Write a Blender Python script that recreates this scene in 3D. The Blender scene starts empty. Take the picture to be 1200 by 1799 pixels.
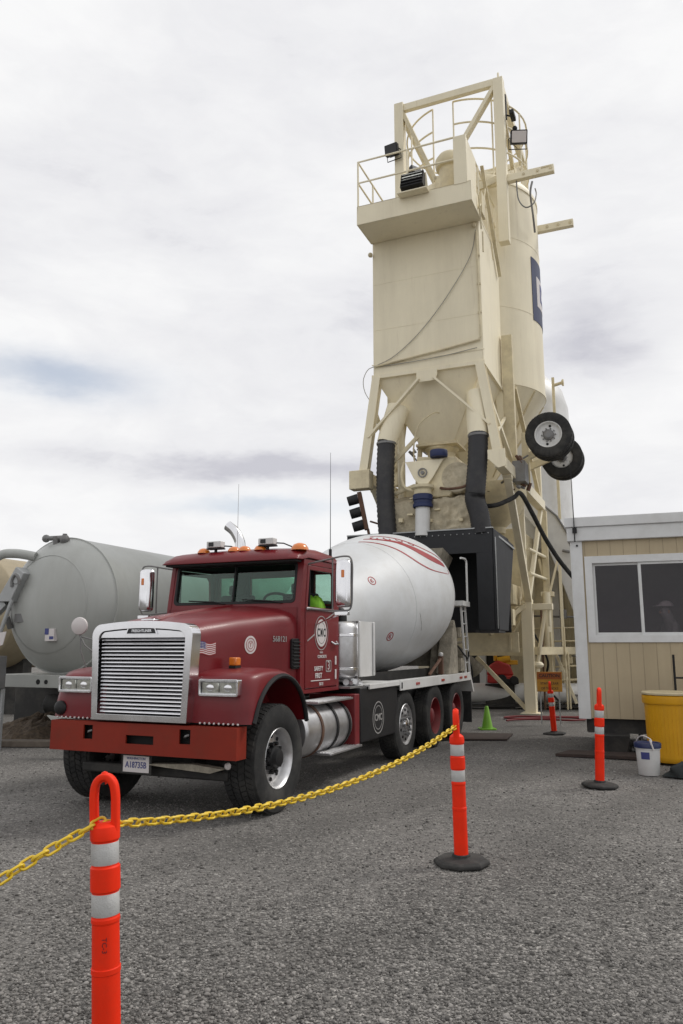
import bpy, bmesh, math, random
import numpy as np
from mathutils import noise as mnoise
from mathutils import Vector, Matrix
random.seed(7); rng = np.random.default_rng(7)
SC = bpy.context.scene
COL = SC.collection
PI = math.pi
R = math.radians

# ------------------------------------------------------------------ materials
def mat(name, col, rough=0.5, metal=0.0, var=0.12, scale=3.0, bump=0.0, bscale=40.0, dirt=None, dirt_amt=0.0,
        dirt_scale=2.0, coat=0.0, spec=0.5, rvar=0.1, streak=False, island=0.0, objrand=0.0, rust=0.0):
    m = bpy.data.materials.new(name); m.use_nodes = True
    nt = m.node_tree; N = nt.nodes; L = nt.links
    b = N['Principled BSDF']
    tc = N.new('ShaderNodeTexCoord')
    mp = N.new('ShaderNodeMapping'); L.new(tc.outputs['Object'], mp.inputs['Vector'])
    if streak: mp.inputs['Scale'].default_value = (1, 1, 0.12)
    n1 = N.new('ShaderNodeTexNoise'); n1.inputs['Scale'].default_value = scale; n1.inputs['Detail'].default_value = 6
    n1.inputs['Roughness'].default_value = 0.65
    L.new(tc.outputs['Object'], n1.inputs['Vector'])
    mx = N.new('ShaderNodeMix'); mx.data_type = 'RGBA'
    c = Vector(col[:3])
    mx.inputs[6].default_value = (*(c * (1 - var)), 1); mx.inputs[7].default_value = (*[min(1, v) for v in c * (1 + var)], 1)
    mr0 = N.new('ShaderNodeMapRange'); mr0.inputs[1].default_value = 0.3; mr0.inputs[2].default_value = 0.7
    L.new(n1.outputs['Fac'], mr0.inputs[0]); L.new(mr0.outputs[0], mx.inputs[0])
    out = mx.outputs[2]
    if island:
        g = N.new('ShaderNodeNewGeometry')
        hv = N.new('ShaderNodeMapRange'); hv.inputs[3].default_value = 1 - island; hv.inputs[4].default_value = 1 + island
        L.new(g.outputs['Random Per Island'], hv.inputs[0])
        mm = N.new('ShaderNodeMix'); mm.data_type = 'RGBA'; mm.blend_type = 'MULTIPLY'; mm.inputs[0].default_value = 1
        L.new(out, mm.inputs[6]); L.new(hv.outputs[0], mm.inputs[7]); out = mm.outputs[2]
    if dirt is not None:
        n2 = N.new('ShaderNodeTexNoise'); n2.inputs['Scale'].default_value = dirt_scale; n2.inputs['Detail'].default_value = 9
        n2.inputs['Roughness'].default_value = 0.7
        L.new(mp.outputs['Vector'], n2.inputs['Vector'])
        mr = N.new('ShaderNodeMapRange'); mr.inputs[1].default_value = 0.45; mr.inputs[2].default_value = 0.75
        mr.inputs[4].default_value = dirt_amt
        L.new(n2.outputs['Fac'], mr.inputs[0])
        m2 = N.new('ShaderNodeMix'); m2.data_type = 'RGBA'; m2.inputs[7].default_value = (*dirt[:3], 1)
        L.new(mr.outputs[0], m2.inputs[0]); L.new(out, m2.inputs[6]); out = m2.outputs[2]
    if rust:
        mpr = N.new('ShaderNodeMapping'); mpr.inputs['Scale'].default_value = (3.2, 3.2, 0.22); L.new(tc.outputs['Object'], mpr.inputs['Vector'])
        n4 = N.new('ShaderNodeTexNoise'); n4.inputs['Scale'].default_value = 1.6; n4.inputs['Detail'].default_value = 8; n4.inputs['Roughness'].default_value = .72; L.new(mpr.outputs[0], n4.inputs['Vector'])
        mr4 = N.new('ShaderNodeMapRange'); mr4.inputs[1].default_value = .58; mr4.inputs[2].default_value = .78; mr4.inputs[4].default_value = rust; L.new(n4.outputs['Fac'], mr4.inputs[0])
        m4 = N.new('ShaderNodeMix'); m4.data_type = 'RGBA'; m4.inputs[7].default_value = (.30, .20, .11, 1); L.new(mr4.outputs[0], m4.inputs[0]); L.new(out, m4.inputs[6]); out = m4.outputs[2]
    L.new(out, b.inputs['Base Color'])
    rr = N.new('ShaderNodeMapRange'); rr.inputs[3].default_value = max(0.02, rough - rvar); rr.inputs[4].default_value = min(1, rough + rvar)
    L.new(n1.outputs['Fac'], rr.inputs[0]); L.new(rr.outputs[0], b.inputs['Roughness'])
    b.inputs['Metallic'].default_value = metal
    b.inputs['Specular IOR Level'].default_value = spec
    b.inputs['Coat Weight'].default_value = coat
    b.inputs['Coat Roughness'].default_value = 0.08
    if bump:
        n3 = N.new('ShaderNodeTexNoise'); n3.inputs['Scale'].default_value = bscale; n3.inputs['Detail'].default_value = 4
        L.new(tc.outputs['Object'], n3.inputs['Vector'])
        bp = N.new('ShaderNodeBump'); bp.inputs['Strength'].default_value = bump; bp.inputs['Distance'].default_value = 0.02
        L.new(n3.outputs['Fac'], bp.inputs['Height']); L.new(bp.outputs[0], b.inputs['Normal'])
    return m

def glass(name, tint, refl=1.0):
    m = bpy.data.materials.new(name); m.use_nodes = True
    nt = m.node_tree; N = nt.nodes; L = nt.links
    N.remove(N['Principled BSDF']); o = N['Material Output']
    t = N.new('ShaderNodeBsdfTransparent'); t.inputs[0].default_value = (*tint, 1)
    g = N.new('ShaderNodeBsdfGlossy'); g.inputs['Roughness'].default_value = 0.03
    f = N.new('ShaderNodeFresnel'); f.inputs[0].default_value = 1.5
    mu = N.new('ShaderNodeMath'); mu.operation = 'MULTIPLY'; mu.inputs[1].default_value = refl; mu.use_clamp = True
    L.new(f.outputs[0], mu.inputs[0])
    mx = N.new('ShaderNodeMixShader'); L.new(mu.outputs[0], mx.inputs[0]); L.new(t.outputs[0], mx.inputs[1]); L.new(g.outputs[0], mx.inputs[2])
    L.new(mx.outputs[0], o.inputs['Surface'])
    return m

DUST = (0.30, 0.27, 0.22)
M = {}
M['maroon'] = mat('maroon_paint', (0.158, 0.0070, 0.0115), 0.40, var=0.14, scale=1.6, spec=0.4, coat=0.10, dirt=(0.13, 0.05, 0.045), dirt_amt=0.18, dirt_scale=1.8)
M['bumper'] = mat('bumper_red', (0.225, 0.020, 0.008), 0.55, var=0.12, scale=2.2, spec=0.3, dirt=(0.12, 0.03, 0.015), dirt_amt=0.4, dirt_scale=3.0)
M['chrome'] = mat('chrome', (0.80, 0.80, 0.82), 0.16, 1.0, var=0.05, dirt=(0.5, 0.49, 0.47), dirt_amt=0.3)
M['alu'] = mat('aluminium', (0.60, 0.60, 0.61), 0.36, 0.9, var=0.12, dirt=(0.26, 0.25, 0.23), dirt_amt=0.6, dirt_scale=4)
M['rubber'] = mat('tyre_rubber', (0.026, 0.026, 0.026), 0.85, var=0.3, scale=8, dirt=(0.10, 0.095, 0.085), dirt_amt=0.55, dirt_scale=3.5, spec=0.3, bump=0.2, bscale=60)
M['black'] = mat('black_paint', (0.011, 0.011, 0.012), 0.55, var=0.3, spec=0.35, dirt=(0.04, 0.037, 0.033), dirt_amt=0.25)
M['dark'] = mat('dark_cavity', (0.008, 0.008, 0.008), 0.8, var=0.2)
M['under'] = mat('chassis_black', (0.022, 0.021, 0.02), 0.7, var=0.3, dirt=(0.11, 0.10, 0.085), dirt_amt=0.5, dirt_scale=3)
M['white'] = mat('white_paint', (0.66, 0.66, 0.65), 0.42, var=0.05, dirt=(0.35, 0.33, 0.29), dirt_amt=0.35, dirt_scale=2)
M['drum'] = mat('drum_white', (0.61, 0.625, 0.635), 0.5, var=0.05, scale=1.2, coat=0.0, dirt=(0.43, 0.42, 0.39), dirt_amt=0.55, dirt_scale=1.5, rust=.06)
M['cement'] = mat('cement_crust', (0.30, 0.27, 0.215), 0.95, var=0.3, scale=7, bump=0.9, bscale=14, dirt=(0.10, 0.09, 0.07), dirt_amt=0.7, dirt_scale=5)
M['cream'] = mat('cream_paint', (0.82, 0.745, 0.555), 0.5, var=0.05, scale=0.8, dirt=(0.54, 0.47, 0.33), dirt_amt=0.5, dirt_scale=1.0, streak=True, rust=.35)
M['cream2'] = mat('cream_paint_dusty', (0.67, 0.59, 0.40), 0.65, var=0.14, scale=2.0, dirt=(0.36, 0.29, 0.19), dirt_amt=0.6, dirt_scale=2.2, rust=.5)
M['crust'] = mat('cream_crust', (0.50, 0.44, 0.32), 0.95, var=0.25, scale=4, bump=0.8, bscale=16, dirt=(0.26, 0.21, 0.13), dirt_amt=0.75, dirt_scale=3.5)
M['bluepaint'] = mat('blue_paint', (0.014, 0.024, 0.085), 0.55, var=0.15)
M['shroud'] = mat('shroud_black', (0.017, 0.018, 0.021), 0.55, var=0.25, dirt=(0.035, 0.036, 0.04), dirt_amt=0.4, dirt_scale=1.2, spec=.35, bump=0.12, bscale=8)
M['duct'] = mat('duct_black', (0.022, 0.022, 0.025), 0.6, var=0.3, dirt=(0.09, 0.085, 0.075), dirt_amt=0.5)
M['grey_tank'] = mat('tank_grey', (0.40, 0.41, 0.39), 0.42, var=0.07, scale=0.9, dirt=(0.28, 0.28, 0.25), dirt_amt=0.55, dirt_scale=0.9, streak=True)
M['tan_tank'] = mat('tank_tan', (0.36, 0.30, 0.20), 0.55, var=0.1)
M['steel'] = mat('grey_steel', (0.20, 0.20, 0.20), 0.5, 0.4, var=0.2, dirt=(0.14, 0.11, 0.08), dirt_amt=0.5, dirt_scale=5)
M['galv'] = mat('galvanised', (0.38, 0.39, 0.39), 0.5, 0.3, var=0.12)
M['orange'] = mat('orange_plastic', (0.86, 0.030, 0.005), 0.5, var=0.06, scale=5, spec=0.2, dirt=(0.50, 0.04, 0.015), dirt_amt=0.35, dirt_scale=7)
M['reflect'] = mat('reflective_band', (0.50, 0.50, 0.49), 0.35, var=0.08, scale=12, bump=0.25, bscale=180, dirt=(0.32, 0.31, 0.29), dirt_amt=0.5, dirt_scale=9)
M['basebl'] = mat('base_rubber', (0.022, 0.021, 0.02), 0.8, var=0.3, bump=0.2, dirt=(0.10, 0.095, 0.085), dirt_amt=0.5, dirt_scale=7)
M['yellowchain'] = mat('yellow_chain', (0.74, 0.51, 0.025), 0.4, var=0.1, scale=9, dirt=(0.50, 0.33, 0.03), dirt_amt=0.45, dirt_scale=14)
M['yellow'] = mat('yellow_plastic', (0.66, 0.33, 0.008), 0.38, var=0.08, scale=2, dirt=(0.42, 0.22, 0.03), dirt_amt=0.45, dirt_scale=2.5, streak=True)
M['siding'] = mat('tan_siding', (0.455, 0.375, 0.25), 0.75, var=0.06, scale=2.0, dirt=(0.33, 0.265, 0.17), dirt_amt=0.5, dirt_scale=1.5, streak=True, bump=0.15, bscale=50)
M['trim'] = mat('trim_white', (0.66, 0.665, 0.66), 0.55, var=0.06, dirt=(0.42, 0.41, 0.38), dirt_amt=0.4, dirt_scale=2)
M['green'] = mat('lime_plastic', (0.16, 0.38, 0.02), 0.5, var=0.1)
M['amber'] = mat('amber_lens', (0.70, 0.19, 0.02), 0.2, var=0.08, coat=0.6)
M['redlens'] = mat('red_lens', (0.40, 0.012, 0.01), 0.2, var=0.08, coat=0.6)
M['redpaint'] = mat('red_paint', (0.42, 0.025, 0.02), 0.45, var=0.15)
M['hubred'] = mat('hub_red', (0.17, 0.010, 0.014), 0.5, var=0.2, dirt=(0.10, 0.05, 0.04), dirt_amt=0.5)
M['lamp'] = mat('lamp_glass', (0.62, 0.63, 0.58), 0.08, 0.85, var=0.3, scale=22, coat=0.8)
M['rust'] = mat('rusty_steel', (0.115, 0.06, 0.038), 0.85, var=0.35, scale=5)
M['darkrust'] = mat('dark_rust', (0.045, 0.030, 0.025), 0.9, var=0.35, scale=5)
M['wood'] = mat('weathered_wood', (0.12, 0.10, 0.08), 0.9, var=0.3, scale=6)
M['decal'] = mat('decal_white', (0.62, 0.58, 0.57), 0.5, var=0.04)
M['decalred'] = mat('decal_red', (0.30, 0.02, 0.025), 0.5, var=0.08)
M['emblem'] = mat('emblem_rose', (0.36, 0.16, 0.16), 0.5, var=0.08)
M['decalblk'] = mat('decal_black', (0.02, 0.02, 0.022), 0.5, var=0.1)
M['decalblue'] = mat('decal_blue', (0.045, 0.055, 0.20), 0.5, var=0.08)
M['silverdecal'] = mat('decal_silver', (0.35, 0.34, 0.33), 0.5, var=0.08)
M['seat'] = mat('seat_cloth', (0.03, 0.03, 0.034), 0.9, var=0.2)
M['vest'] = mat('hi_vis_cloth', (0.18, 0.42, 0.02), 0.8, var=0.18, scale=9)
M['interior'] = mat('cab_lining', (0.045, 0.045, 0.047), 0.85, var=0.2)
M['glass'] = glass('windscreen_glass', (0.64, 0.82, 0.74))
M['dglass'] = glass('dark_window_glass', (0.74, 0.71, 0.73), 0.9)
M['mirror'] = mat('mirror_glass', (0.85, 0.87, 0.88), 0.04, 1.0, var=0.02)
M['bin'] = mat('brown_stuff', (0.075, 0.055, 0.038), 0.95, var=0.5, scale=14, bump=1.0, bscale=30, dirt=(0.16, 0.12, 0.08), dirt_amt=0.6, dirt_scale=9)
M['hose_red'] = mat('hose_red', (0.16, 0.012, 0.016), 0.6, var=0.2)
M['skin'] = mat('skin', (0.42, 0.25, 0.18), 0.6, var=0.05)
M['shirt'] = mat('grey_shirt', (0.30, 0.29, 0.28), 0.9, var=0.1)

def add_grooves(m, pitch, width):
    """vertical siding grooves along the object's x axis"""
    nt = m.node_tree; N = nt.nodes; L = nt.links; b = N['Principled BSDF']
    tc = N.new('ShaderNodeTexCoord'); sp = N.new('ShaderNodeSeparateXYZ'); L.new(tc.outputs['Object'], sp.inputs[0])
    pp = N.new('ShaderNodeMath'); pp.operation = 'PINGPONG'; pp.inputs[1].default_value = pitch / 2; L.new(sp.outputs[0], pp.inputs[0])
    lt = N.new('ShaderNodeMapRange'); lt.inputs[1].default_value = width * .3; lt.inputs[2].default_value = width; lt.inputs[3].default_value = 0.0; lt.inputs[4].default_value = 1.0; L.new(pp.outputs[0], lt.inputs[0])
    old = b.inputs['Base Color'].links[0].from_socket
    mx = N.new('ShaderNodeMix'); mx.data_type = 'RGBA'; mx.inputs[6].default_value = (.345, .283, .187, 1); L.new(lt.outputs[0], mx.inputs[0]); L.new(old, mx.inputs[7]); L.new(mx.outputs[2], b.inputs['Base Color'])
    bp = N.new('ShaderNodeBump'); bp.inputs['Strength'].default_value = .8; bp.inputs['Distance'].default_value = .006; L.new(lt.outputs[0], bp.inputs['Height'])
    if b.inputs['Normal'].links: L.new(b.inputs['Normal'].links[0].from_socket, bp.inputs['Normal'])
    L.new(bp.outputs[0], b.inputs['Normal'])
add_grooves(M['siding'], .2032, .007)

# ------------------------------------------------------------------ mesh builder
def basis(d):
    d = Vector(d).normalized()
    a = Vector((0, 0, 1)) if abs(d.z) < 0.95 else Vector((1, 0, 0))
    u = d.cross(a).normalized(); v = u.cross(d).normalized()
    return u, v, d

class MB:
    def __init__(s): s.v = []; s.f = []; s.mi = []; s.k = 0
    def add(s, vs, fs):
        b = len(s.v); s.v += [tuple(p) for p in vs]; s.f += [tuple(b + i for i in q) for q in fs]; s.mi += [s.k] * len(fs); return s
    def mat(s, k): s.k = k; return s
    def box(s, x0, x1, y0, y1, z0, z1, M4=None):
        vs = [Vector((x, y, z)) for z in (z0, z1) for y in (y0, y1) for x in (x0, x1)]
        if M4 is not None: vs = [M4 @ p for p in vs]
        return s.add(vs, [(0, 2, 3, 1), (4, 5, 7, 6), (0, 1, 5, 4), (2, 6, 7, 3), (0, 4, 6, 2), (1, 3, 7, 5)])
    def beam(s, p, q, w, h, up=(0, 0, 1)):
        p = Vector(p); q = Vector(q); d = (q - p).normalized(); up = Vector(up)
        if abs(d.dot(up)) > 0.97: up = Vector((0, 1, 0))
        a = d.cross(up).normalized() * w / 2; b = a.cross(d).normalized() * h / 2
        vs = [e + i * a + j * b for e in (p, q) for i, j in ((-1, -1), (1, -1), (1, 1), (-1, 1))]
        return s.add(vs, [(0, 3, 2, 1), (4, 5, 6, 7), (0, 1, 5, 4), (1, 2, 6, 5), (2, 3, 7, 6), (3, 0, 4, 7)])
    def ibeam(s, p, q, w, h, t=0.02, up=(0, 0, 1)):
        p = Vector(p); q = Vector(q); d = (q - p).normalized(); up = Vector(up)
        if abs(d.dot(up)) > 0.97: up = Vector((0, 1, 0))
        a = d.cross(up).normalized(); b = a.cross(d).normalized()
        o = b * (h / 2 - t / 2)
        s.beam(p + o, q + o, w, t, b); s.beam(p - o, q - o, w, t, b); s.beam(p, q, t, h - 2 * t, b); return s
    def tube(s, p, q, r, r2=None, n=16, caps=True):
        r2 = r if r2 is None else r2
        return s.lathe([(r, 0), (r2, (Vector(q) - Vector(p)).length)], p, Vector(q) - Vector(p), n, caps)
    def lathe(s, prof, o, d, n=24, caps=True, a0=0.0, a1=2 * PI):
        u, v, d = basis(d); o = Vector(o); full = abs(a1 - a0 - 2 * PI) < 1e-6
        cols = n if full else n + 1
        vs = []
        for r, h in prof:
            for i in range(cols):
                t = a0 + (a1 - a0) * i / n
                vs.append(o + d * h + (u * math.cos(t) + v * math.sin(t)) * r)
        fs = []
        for k in range(len(prof) - 1):
            for i in range(n):
                j = (i + 1) % cols
                fs.append((k * cols + i, k * cols + j, (k + 1) * cols + j, (k + 1) * cols + i))
        if caps and full:
            if prof[0][0] > 1e-5: fs.append(tuple(range(cols - 1, -1, -1)))
            if prof[-1][0] > 1e-5: fs.append(tuple((len(prof) - 1) * cols + i for i in range(cols)))
        return s.add(vs, fs)
    def path(s, pts, r, n=8, closed=False, caps=True):
        P = [Vector(p) for p in pts]; m = len(P)
        rad = r if isinstance(r, (list, tuple)) else [r] * m
        T = []
        for i in range(m):
            a = P[(i - 1) % m] if (closed or i > 0) else P[i]
            b = P[(i + 1) % m] if (closed or i < m - 1) else P[i]
            T.append((b - a).normalized())
        u, v, _ = basis(T[0]); vs = []
        for i in range(m):
            if i:
                u = (u - T[i] * u.dot(T[i]))
                u = u.normalized() if u.length > 1e-6 else basis(T[i])[0]
            v = T[i].cross(u)
            for k in range(n):
                t = 2 * PI * k / n; vs.append(P[i] + (u * math.cos(t) + v * math.sin(t)) * rad[i])
        fs = []
        for i in range(m if closed else m - 1):
            j = (i + 1) % m
            for k in range(n):
                l = (k + 1) % n; fs.append((i * n + k, i * n + l, j * n + l, j * n + k))
        if not closed and caps: fs.append(tuple(range(n - 1, -1, -1))); fs.append(tuple((m - 1) * n + k for k in range(n)))
        return s.add(vs, fs)
    def prism(s, poly, fn, d0, d1):
        n = len(poly); vs = [fn(a, b, d) for d in (d0, d1) for a, b in poly]
        fs = [tuple(range(n - 1, -1, -1)), tuple(range(n, 2 * n))] + [(i, (i + 1) % n, n + (i + 1) % n, n + i) for i in range(n)]
        return s.add(vs, fs)
    def ring(s, outer, inner, fn, d0, d1):
        n = len(outer); vs = [fn(a, b, d) for d in (d0, d1) for lp in (outer, inner) for a, b in lp]; fs = []
        for i in range(n):
            j = (i + 1) % n
            fs += [(i, n + i, n + j, j), (2 * n + i, 2 * n + j, 3 * n + j, 3 * n + i), (i, j, 2 * n + j, 2 * n + i), (n + i, 3 * n + i, 3 * n + j, n + j)]
        return s.add(vs, fs)
    def loft(s, secs, closed=True, caps=True):
        n = len(secs[0]); vs = [p for q in secs for p in q]; fs = []
        for k in range(len(secs) - 1):
            for i in range(n if closed else n - 1):
                j = (i + 1) % n; fs.append((k * n + i, k * n + j, (k + 1) * n + j, (k + 1) * n + i))
        if caps: fs.append(tuple(range(n - 1, -1, -1))); fs.append(tuple((len(secs) - 1) * n + i for i in range(n)))
        return s.add(vs, fs)
    def ball(s, c, r, n=14, sc=(1, 1, 1), half=False):
        c = Vector(c); m = n // 2; vs = []; fs = []
        lo = 0 if half else -PI / 2
        for i in range(m + 1):
            t = lo + (PI / 2 - lo) * i / m
            for k in range(n):
                p = 2 * PI * k / n
                vs.append(c + Vector((math.cos(t) * math.cos(p) * sc[0], math.cos(t) * math.sin(p) * sc[1], math.sin(t) * sc[2])) * r)
        for i in range(m):
            for k in range(n): l = (k + 1) % n; fs.append((i * n + k, i * n + l, (i + 1) * n + l, (i + 1) * n + k))
        return s.add(vs, fs)
    def build(s, name, m, parent=None, smooth=35, bevel=0.0, seg=2):
        me = bpy.data.meshes.new(name); me.from_pydata(s.v, [], s.f)
        ms = m if isinstance(m, (list, tuple)) else [m]
        for x in ms: me.materials.append(M[x] if isinstance(x, str) else x)
        if len(ms) > 1: me.polygons.foreach_set('material_index', s.mi)
        bm = bmesh.new(); bm.from_mesh(me); bmesh.ops.remove_doubles(bm, verts=bm.verts, dist=1e-5)
        bmesh.ops.recalc_face_normals(bm, faces=bm.faces); bm.to_mesh(me); bm.free()
        if smooth:
            me.polygons.foreach_set('use_smooth', [True] * len(me.polygons)); me.set_sharp_from_angle(angle=R(smooth))
        me.update()
        o = bpy.data.objects.new(name, me); COL.objects.link(o)
        if parent is not None: o.parent = parent
        if bevel:
            b = o.modifiers.new('bevel', 'BEVEL'); b.width = bevel; b.segments = seg; b.limit_method = 'ANGLE'; b.angle_limit = R(40); b.harden_normals = False
        return o

def thing(name, label, cat, loc=(0, 0, 0), rz=0.0, group=None, rot=None):
    o = bpy.data.objects.new(name, None); COL.objects.link(o); o.empty_display_size = 0.1
    o.location = loc; o.rotation_euler = rot if rot else (0, 0, rz)
    return tag(o, label, cat, group)
def tag(o, label=None, cat=None, group=None, kind=None):
    if label: o['label'] = label
    if cat: o['category'] = cat
    if group: o['group'] = group
    if kind: o['kind'] = kind
    return o
def copy_tree(o, parent=None):
    c = o.copy(); COL.objects.link(c)
    if parent is not None: c.parent = parent
    for ch in [x for x in o.children]: copy_tree(ch, c)
    return c

def txt(body, size, m, parent, origin, ux, uy, name='lettering', align='CENTER', depth=0.0015, shear=0.0, sx=1.0, bold=0.0):
    cu = bpy.data.curves.new(name, 'FONT'); cu.body = body; cu.size = size; cu.align_x = align; cu.align_y = 'CENTER'
    cu.extrude = depth; cu.shear = shear; cu.resolution_u = 3; cu.offset = bold
    o = bpy.data.objects.new(name + '_tmp', cu); COL.objects.link(o)
    dg = bpy.context.evaluated_depsgraph_get(); me = bpy.data.meshes.new_from_object(o.evaluated_get(dg))
    bpy.data.objects.remove(o); bpy.data.curves.remove(cu)
    ux = Vector(ux).normalized(); uy = Vector(uy).normalized(); uz = ux.cross(uy)
    Mx = Matrix((ux * sx, uy, uz)).transposed().to_4x4(); Mx.translation = Vector(origin)
    me.transform(Mx); me.materials.clear(); me.materials.append(M[m])
    o = bpy.data.objects.new(name, me); COL.objects.link(o); o.parent = parent
    return o

def rrect(x0, x1, y0, y1, r, n=5):
    pts = []
    for cx, cy, a in ((x1 - r, y1 - r, 0), (x0 + r, y1 - r, PI / 2), (x0 + r, y0 + r, PI), (x1 - r, y0 + r, 1.5 * PI)):
        for i in range(n + 1):
            t = a + PI / 2 * i / n; pts.append((cx + r * math.cos(t), cy + r * math.sin(t)))
    return pts
def hit(poly, c, t):
    d = (math.cos(t), math.sin(t)); best = None
    for k in range(len(poly)):
        a = poly[k]; b = poly[(k + 1) % len(poly)]
        ex, ey = b[0] - a[0], b[1] - a[1]; den = d[0] * ey - d[1] * ex
        if abs(den) < 1e-12: continue
        wx, wy = a[0] - c[0], a[1] - c[1]
        s = (wx * ey - wy * ex) / den; u = (wx * d[1] - wy * d[0]) / den
        if s > 0 and -1e-6 <= u <= 1 + 1e-6 and (best is None or s > best): best = s
    return (c[0] + d[0] * best, c[1] + d[1] * best)
def match(outer, inner, c):
    """two loops sampled at the same angles round c, corners of both kept"""
    ang = sorted(math.atan2(p[1] - c[1], p[0] - c[0]) for p in list(outer) + list(inner))
    A = []
    for a in ang:
        if not A or a - A[-1] > 1e-4: A.append(a)
    return [hit(outer, c, a) for a in A], [hit(inner, c, a) for a in A]
def smooth_pts(pts, n=6, closed=False):
    P = [Vector(p) for p in pts]; out = []; m = len(P)
    rngk = range(m if closed else m - 1)
    for i in rngk:
        if closed: a, b, c, d = P[(i - 1) % m], P[i], P[(i + 1) % m], P[(i + 2) % m]
        else: a, b, c, d = P[max(0, i - 1)], P[i], P[i + 1], P[min(m - 1, i + 2)]
        for k in range(n):
            t = k / n
            out.append(0.5 * ((2 * b) + (c - a) * t + (2 * a - 5 * b + 4 * c - d) * t * t + (3 * b - a - 3 * c + d) * t ** 3))
    if not closed: out.append(P[-1])
    return out
# ================================================================== the mixer truck (x forward, y to its left, z up; origin under the front axle)
TRUCK_LOC = (-1.730, 8.708, 0); TRUCK_RZ = R(-113.3)
TK = thing('concrete_mixer_truck', 'maroon concrete mixer truck with a white drum backed under the batch plant', 'truck', TRUCK_LOC, TRUCK_RZ)
XZ = lambda y0: (lambda a, b, d: Vector((a, y0 + d, b)))          # plates in the side plane
YZ = lambda x0: (lambda a, b, d: Vector((x0 + d, a, b)))          # plates in the front plane

# ---- bumper with real slots
def plate_holes(mb, ys, zs, holes, x0, x1):
    for i in range(len(ys) - 1):
        for j in range(len(zs) - 1):
            yc = (ys[i] + ys[i + 1]) / 2; zc = (zs[j] + zs[j + 1]) / 2
            if any(h[0] < yc < h[1] and h[2] < zc < h[3] for h in holes): continue
            mb.box(x0, x1, ys[i], ys[i + 1], zs[j], zs[j + 1])
mb = MB()
holes = [(-0.70, -0.58, 0.725, 0.865), (-0.155, 0.185, 0.70, 0.785), (0.49, 0.62, 0.725, 0.865)]
plate_holes(mb, [-1.14, -0.70, -0.58, -0.155, 0.185, 0.49, 0.62, 1.14], [0.60, 0.70, 0.725, 0.785, 0.865, 0.90], holes, 0.765, 0.785)
mb.box(0.60, 0.765, -1.14, 1.14, 0.885, 0.90).box(0.60, 0.765, -1.14, 1.14, 0.60, 0.615)
mb.box(0.60, 0.765, -1.14, -1.125, 0.615, 0.885).box(0.60, 0.765, 1.125, 1.14, 0.615, 0.885)
bump = mb.build('bumper', 'bumper', TK, smooth=0)
mb = MB(); mb.box(0.62, 0.70, -0.76, 0.70, 0.66, 0.88); mb.build('bumper_channel', 'dark', bump)
for y in (-0.64, 0.555): MB().path([(0.70, y - 0.03, 0.79), (0.755, y - 0.02, 0.79), (0.775, y, 0.80), (0.755, y + 0.03, 0.81)], 0.012, 6).build('tow_hook', 'steel', bump)
mb = MB()
for y0, y1 in ((-1.12, -0.66), (0.68, 1.11)):
    n = 9
    for i in range(n): mb.ball((0.715, y0 + (y1 - y0) * i / (n - 1), 0.925), 0.012, 8)
mb.build('bolt_row', 'decal', bump)
# licence plate
lp = MB().box(0.700, 0.706, -0.235, 0.085, 0.415, 0.575).build('licence_plate', 'decal', TK, bevel=0.002)
txt('WASHINGTON', 0.034, 'decalblue', lp, (0.7075, -0.075, 0.549), (0, 1, 0), (0, 0, 1))
txt('A18735B', 0.085, 'decalblue', lp, (0.7075, -0.075, 0.485), (0, 1, 0), (0, 0, 1), sx=0.82, bold=0.001)
MB().box(0.695, 0.699, -0.26, 0.11, 0.40, 0.62).build('plate_bracket', 'under', lp)

# ---- hood
def hood_sec(x, w, zt, zs, zb):
    h = [(w, zb), (w, zs - 0.30), (w - 0.008, zs - 0.13), (w - 0.035, zs - 0.05), (w - 0.085, zs), (w * 0.72, zs + (zt - zs) * 0.55), (w * 0.36, zt - 0.008), (0, zt)]
    return [Vector((x, y, z)) for y, z in h] + [Vector((x, -y, z)) for y, z in reversed(h[:-1])]
HS = [(0.655, 0.57, 1.925, 1.865, 0.95), (0.45, 0.625, 1.975, 1.905, 0.95), (0.0, 0.70, 2.045, 1.965, 1.0), (-0.5, 0.80, 2.11, 2.02, 1.05), (-0.95, 0.915, 2.165, 2.06, 1.1)]
hood = MB().loft([hood_sec(*s) for s in HS]).build('hood', 'maroon', TK, smooth=42, bevel=0.012)
def hood_y(x):
    for a, b in zip(HS, HS[1:]):
        if b[0] <= x <= a[0]:
            t = (a[0] - x) / (a[0] - b[0]); return a[1] + (b[1] - a[1]) * t
    return HS[-1][1]
def side_frame(x):   # tangent along the hood's left side, towards the rear
    d = Vector((-0.01, hood_y(x - 0.01) - hood_y(x), 0)).normalized(); return d
MB().loft([[Vector((x, y, z)) for y, z in ((0.05, zt - 0.004), (0.035, zt + 0.018), (-0.035, zt + 0.018), (-0.05, zt - 0.004))] for x, zt in ((0.60, 1.945), (0.2, 2.02), (-0.3, 2.085), (-0.9, 2.158))]).build('hood_ridge', 'maroon', hood)
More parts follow.
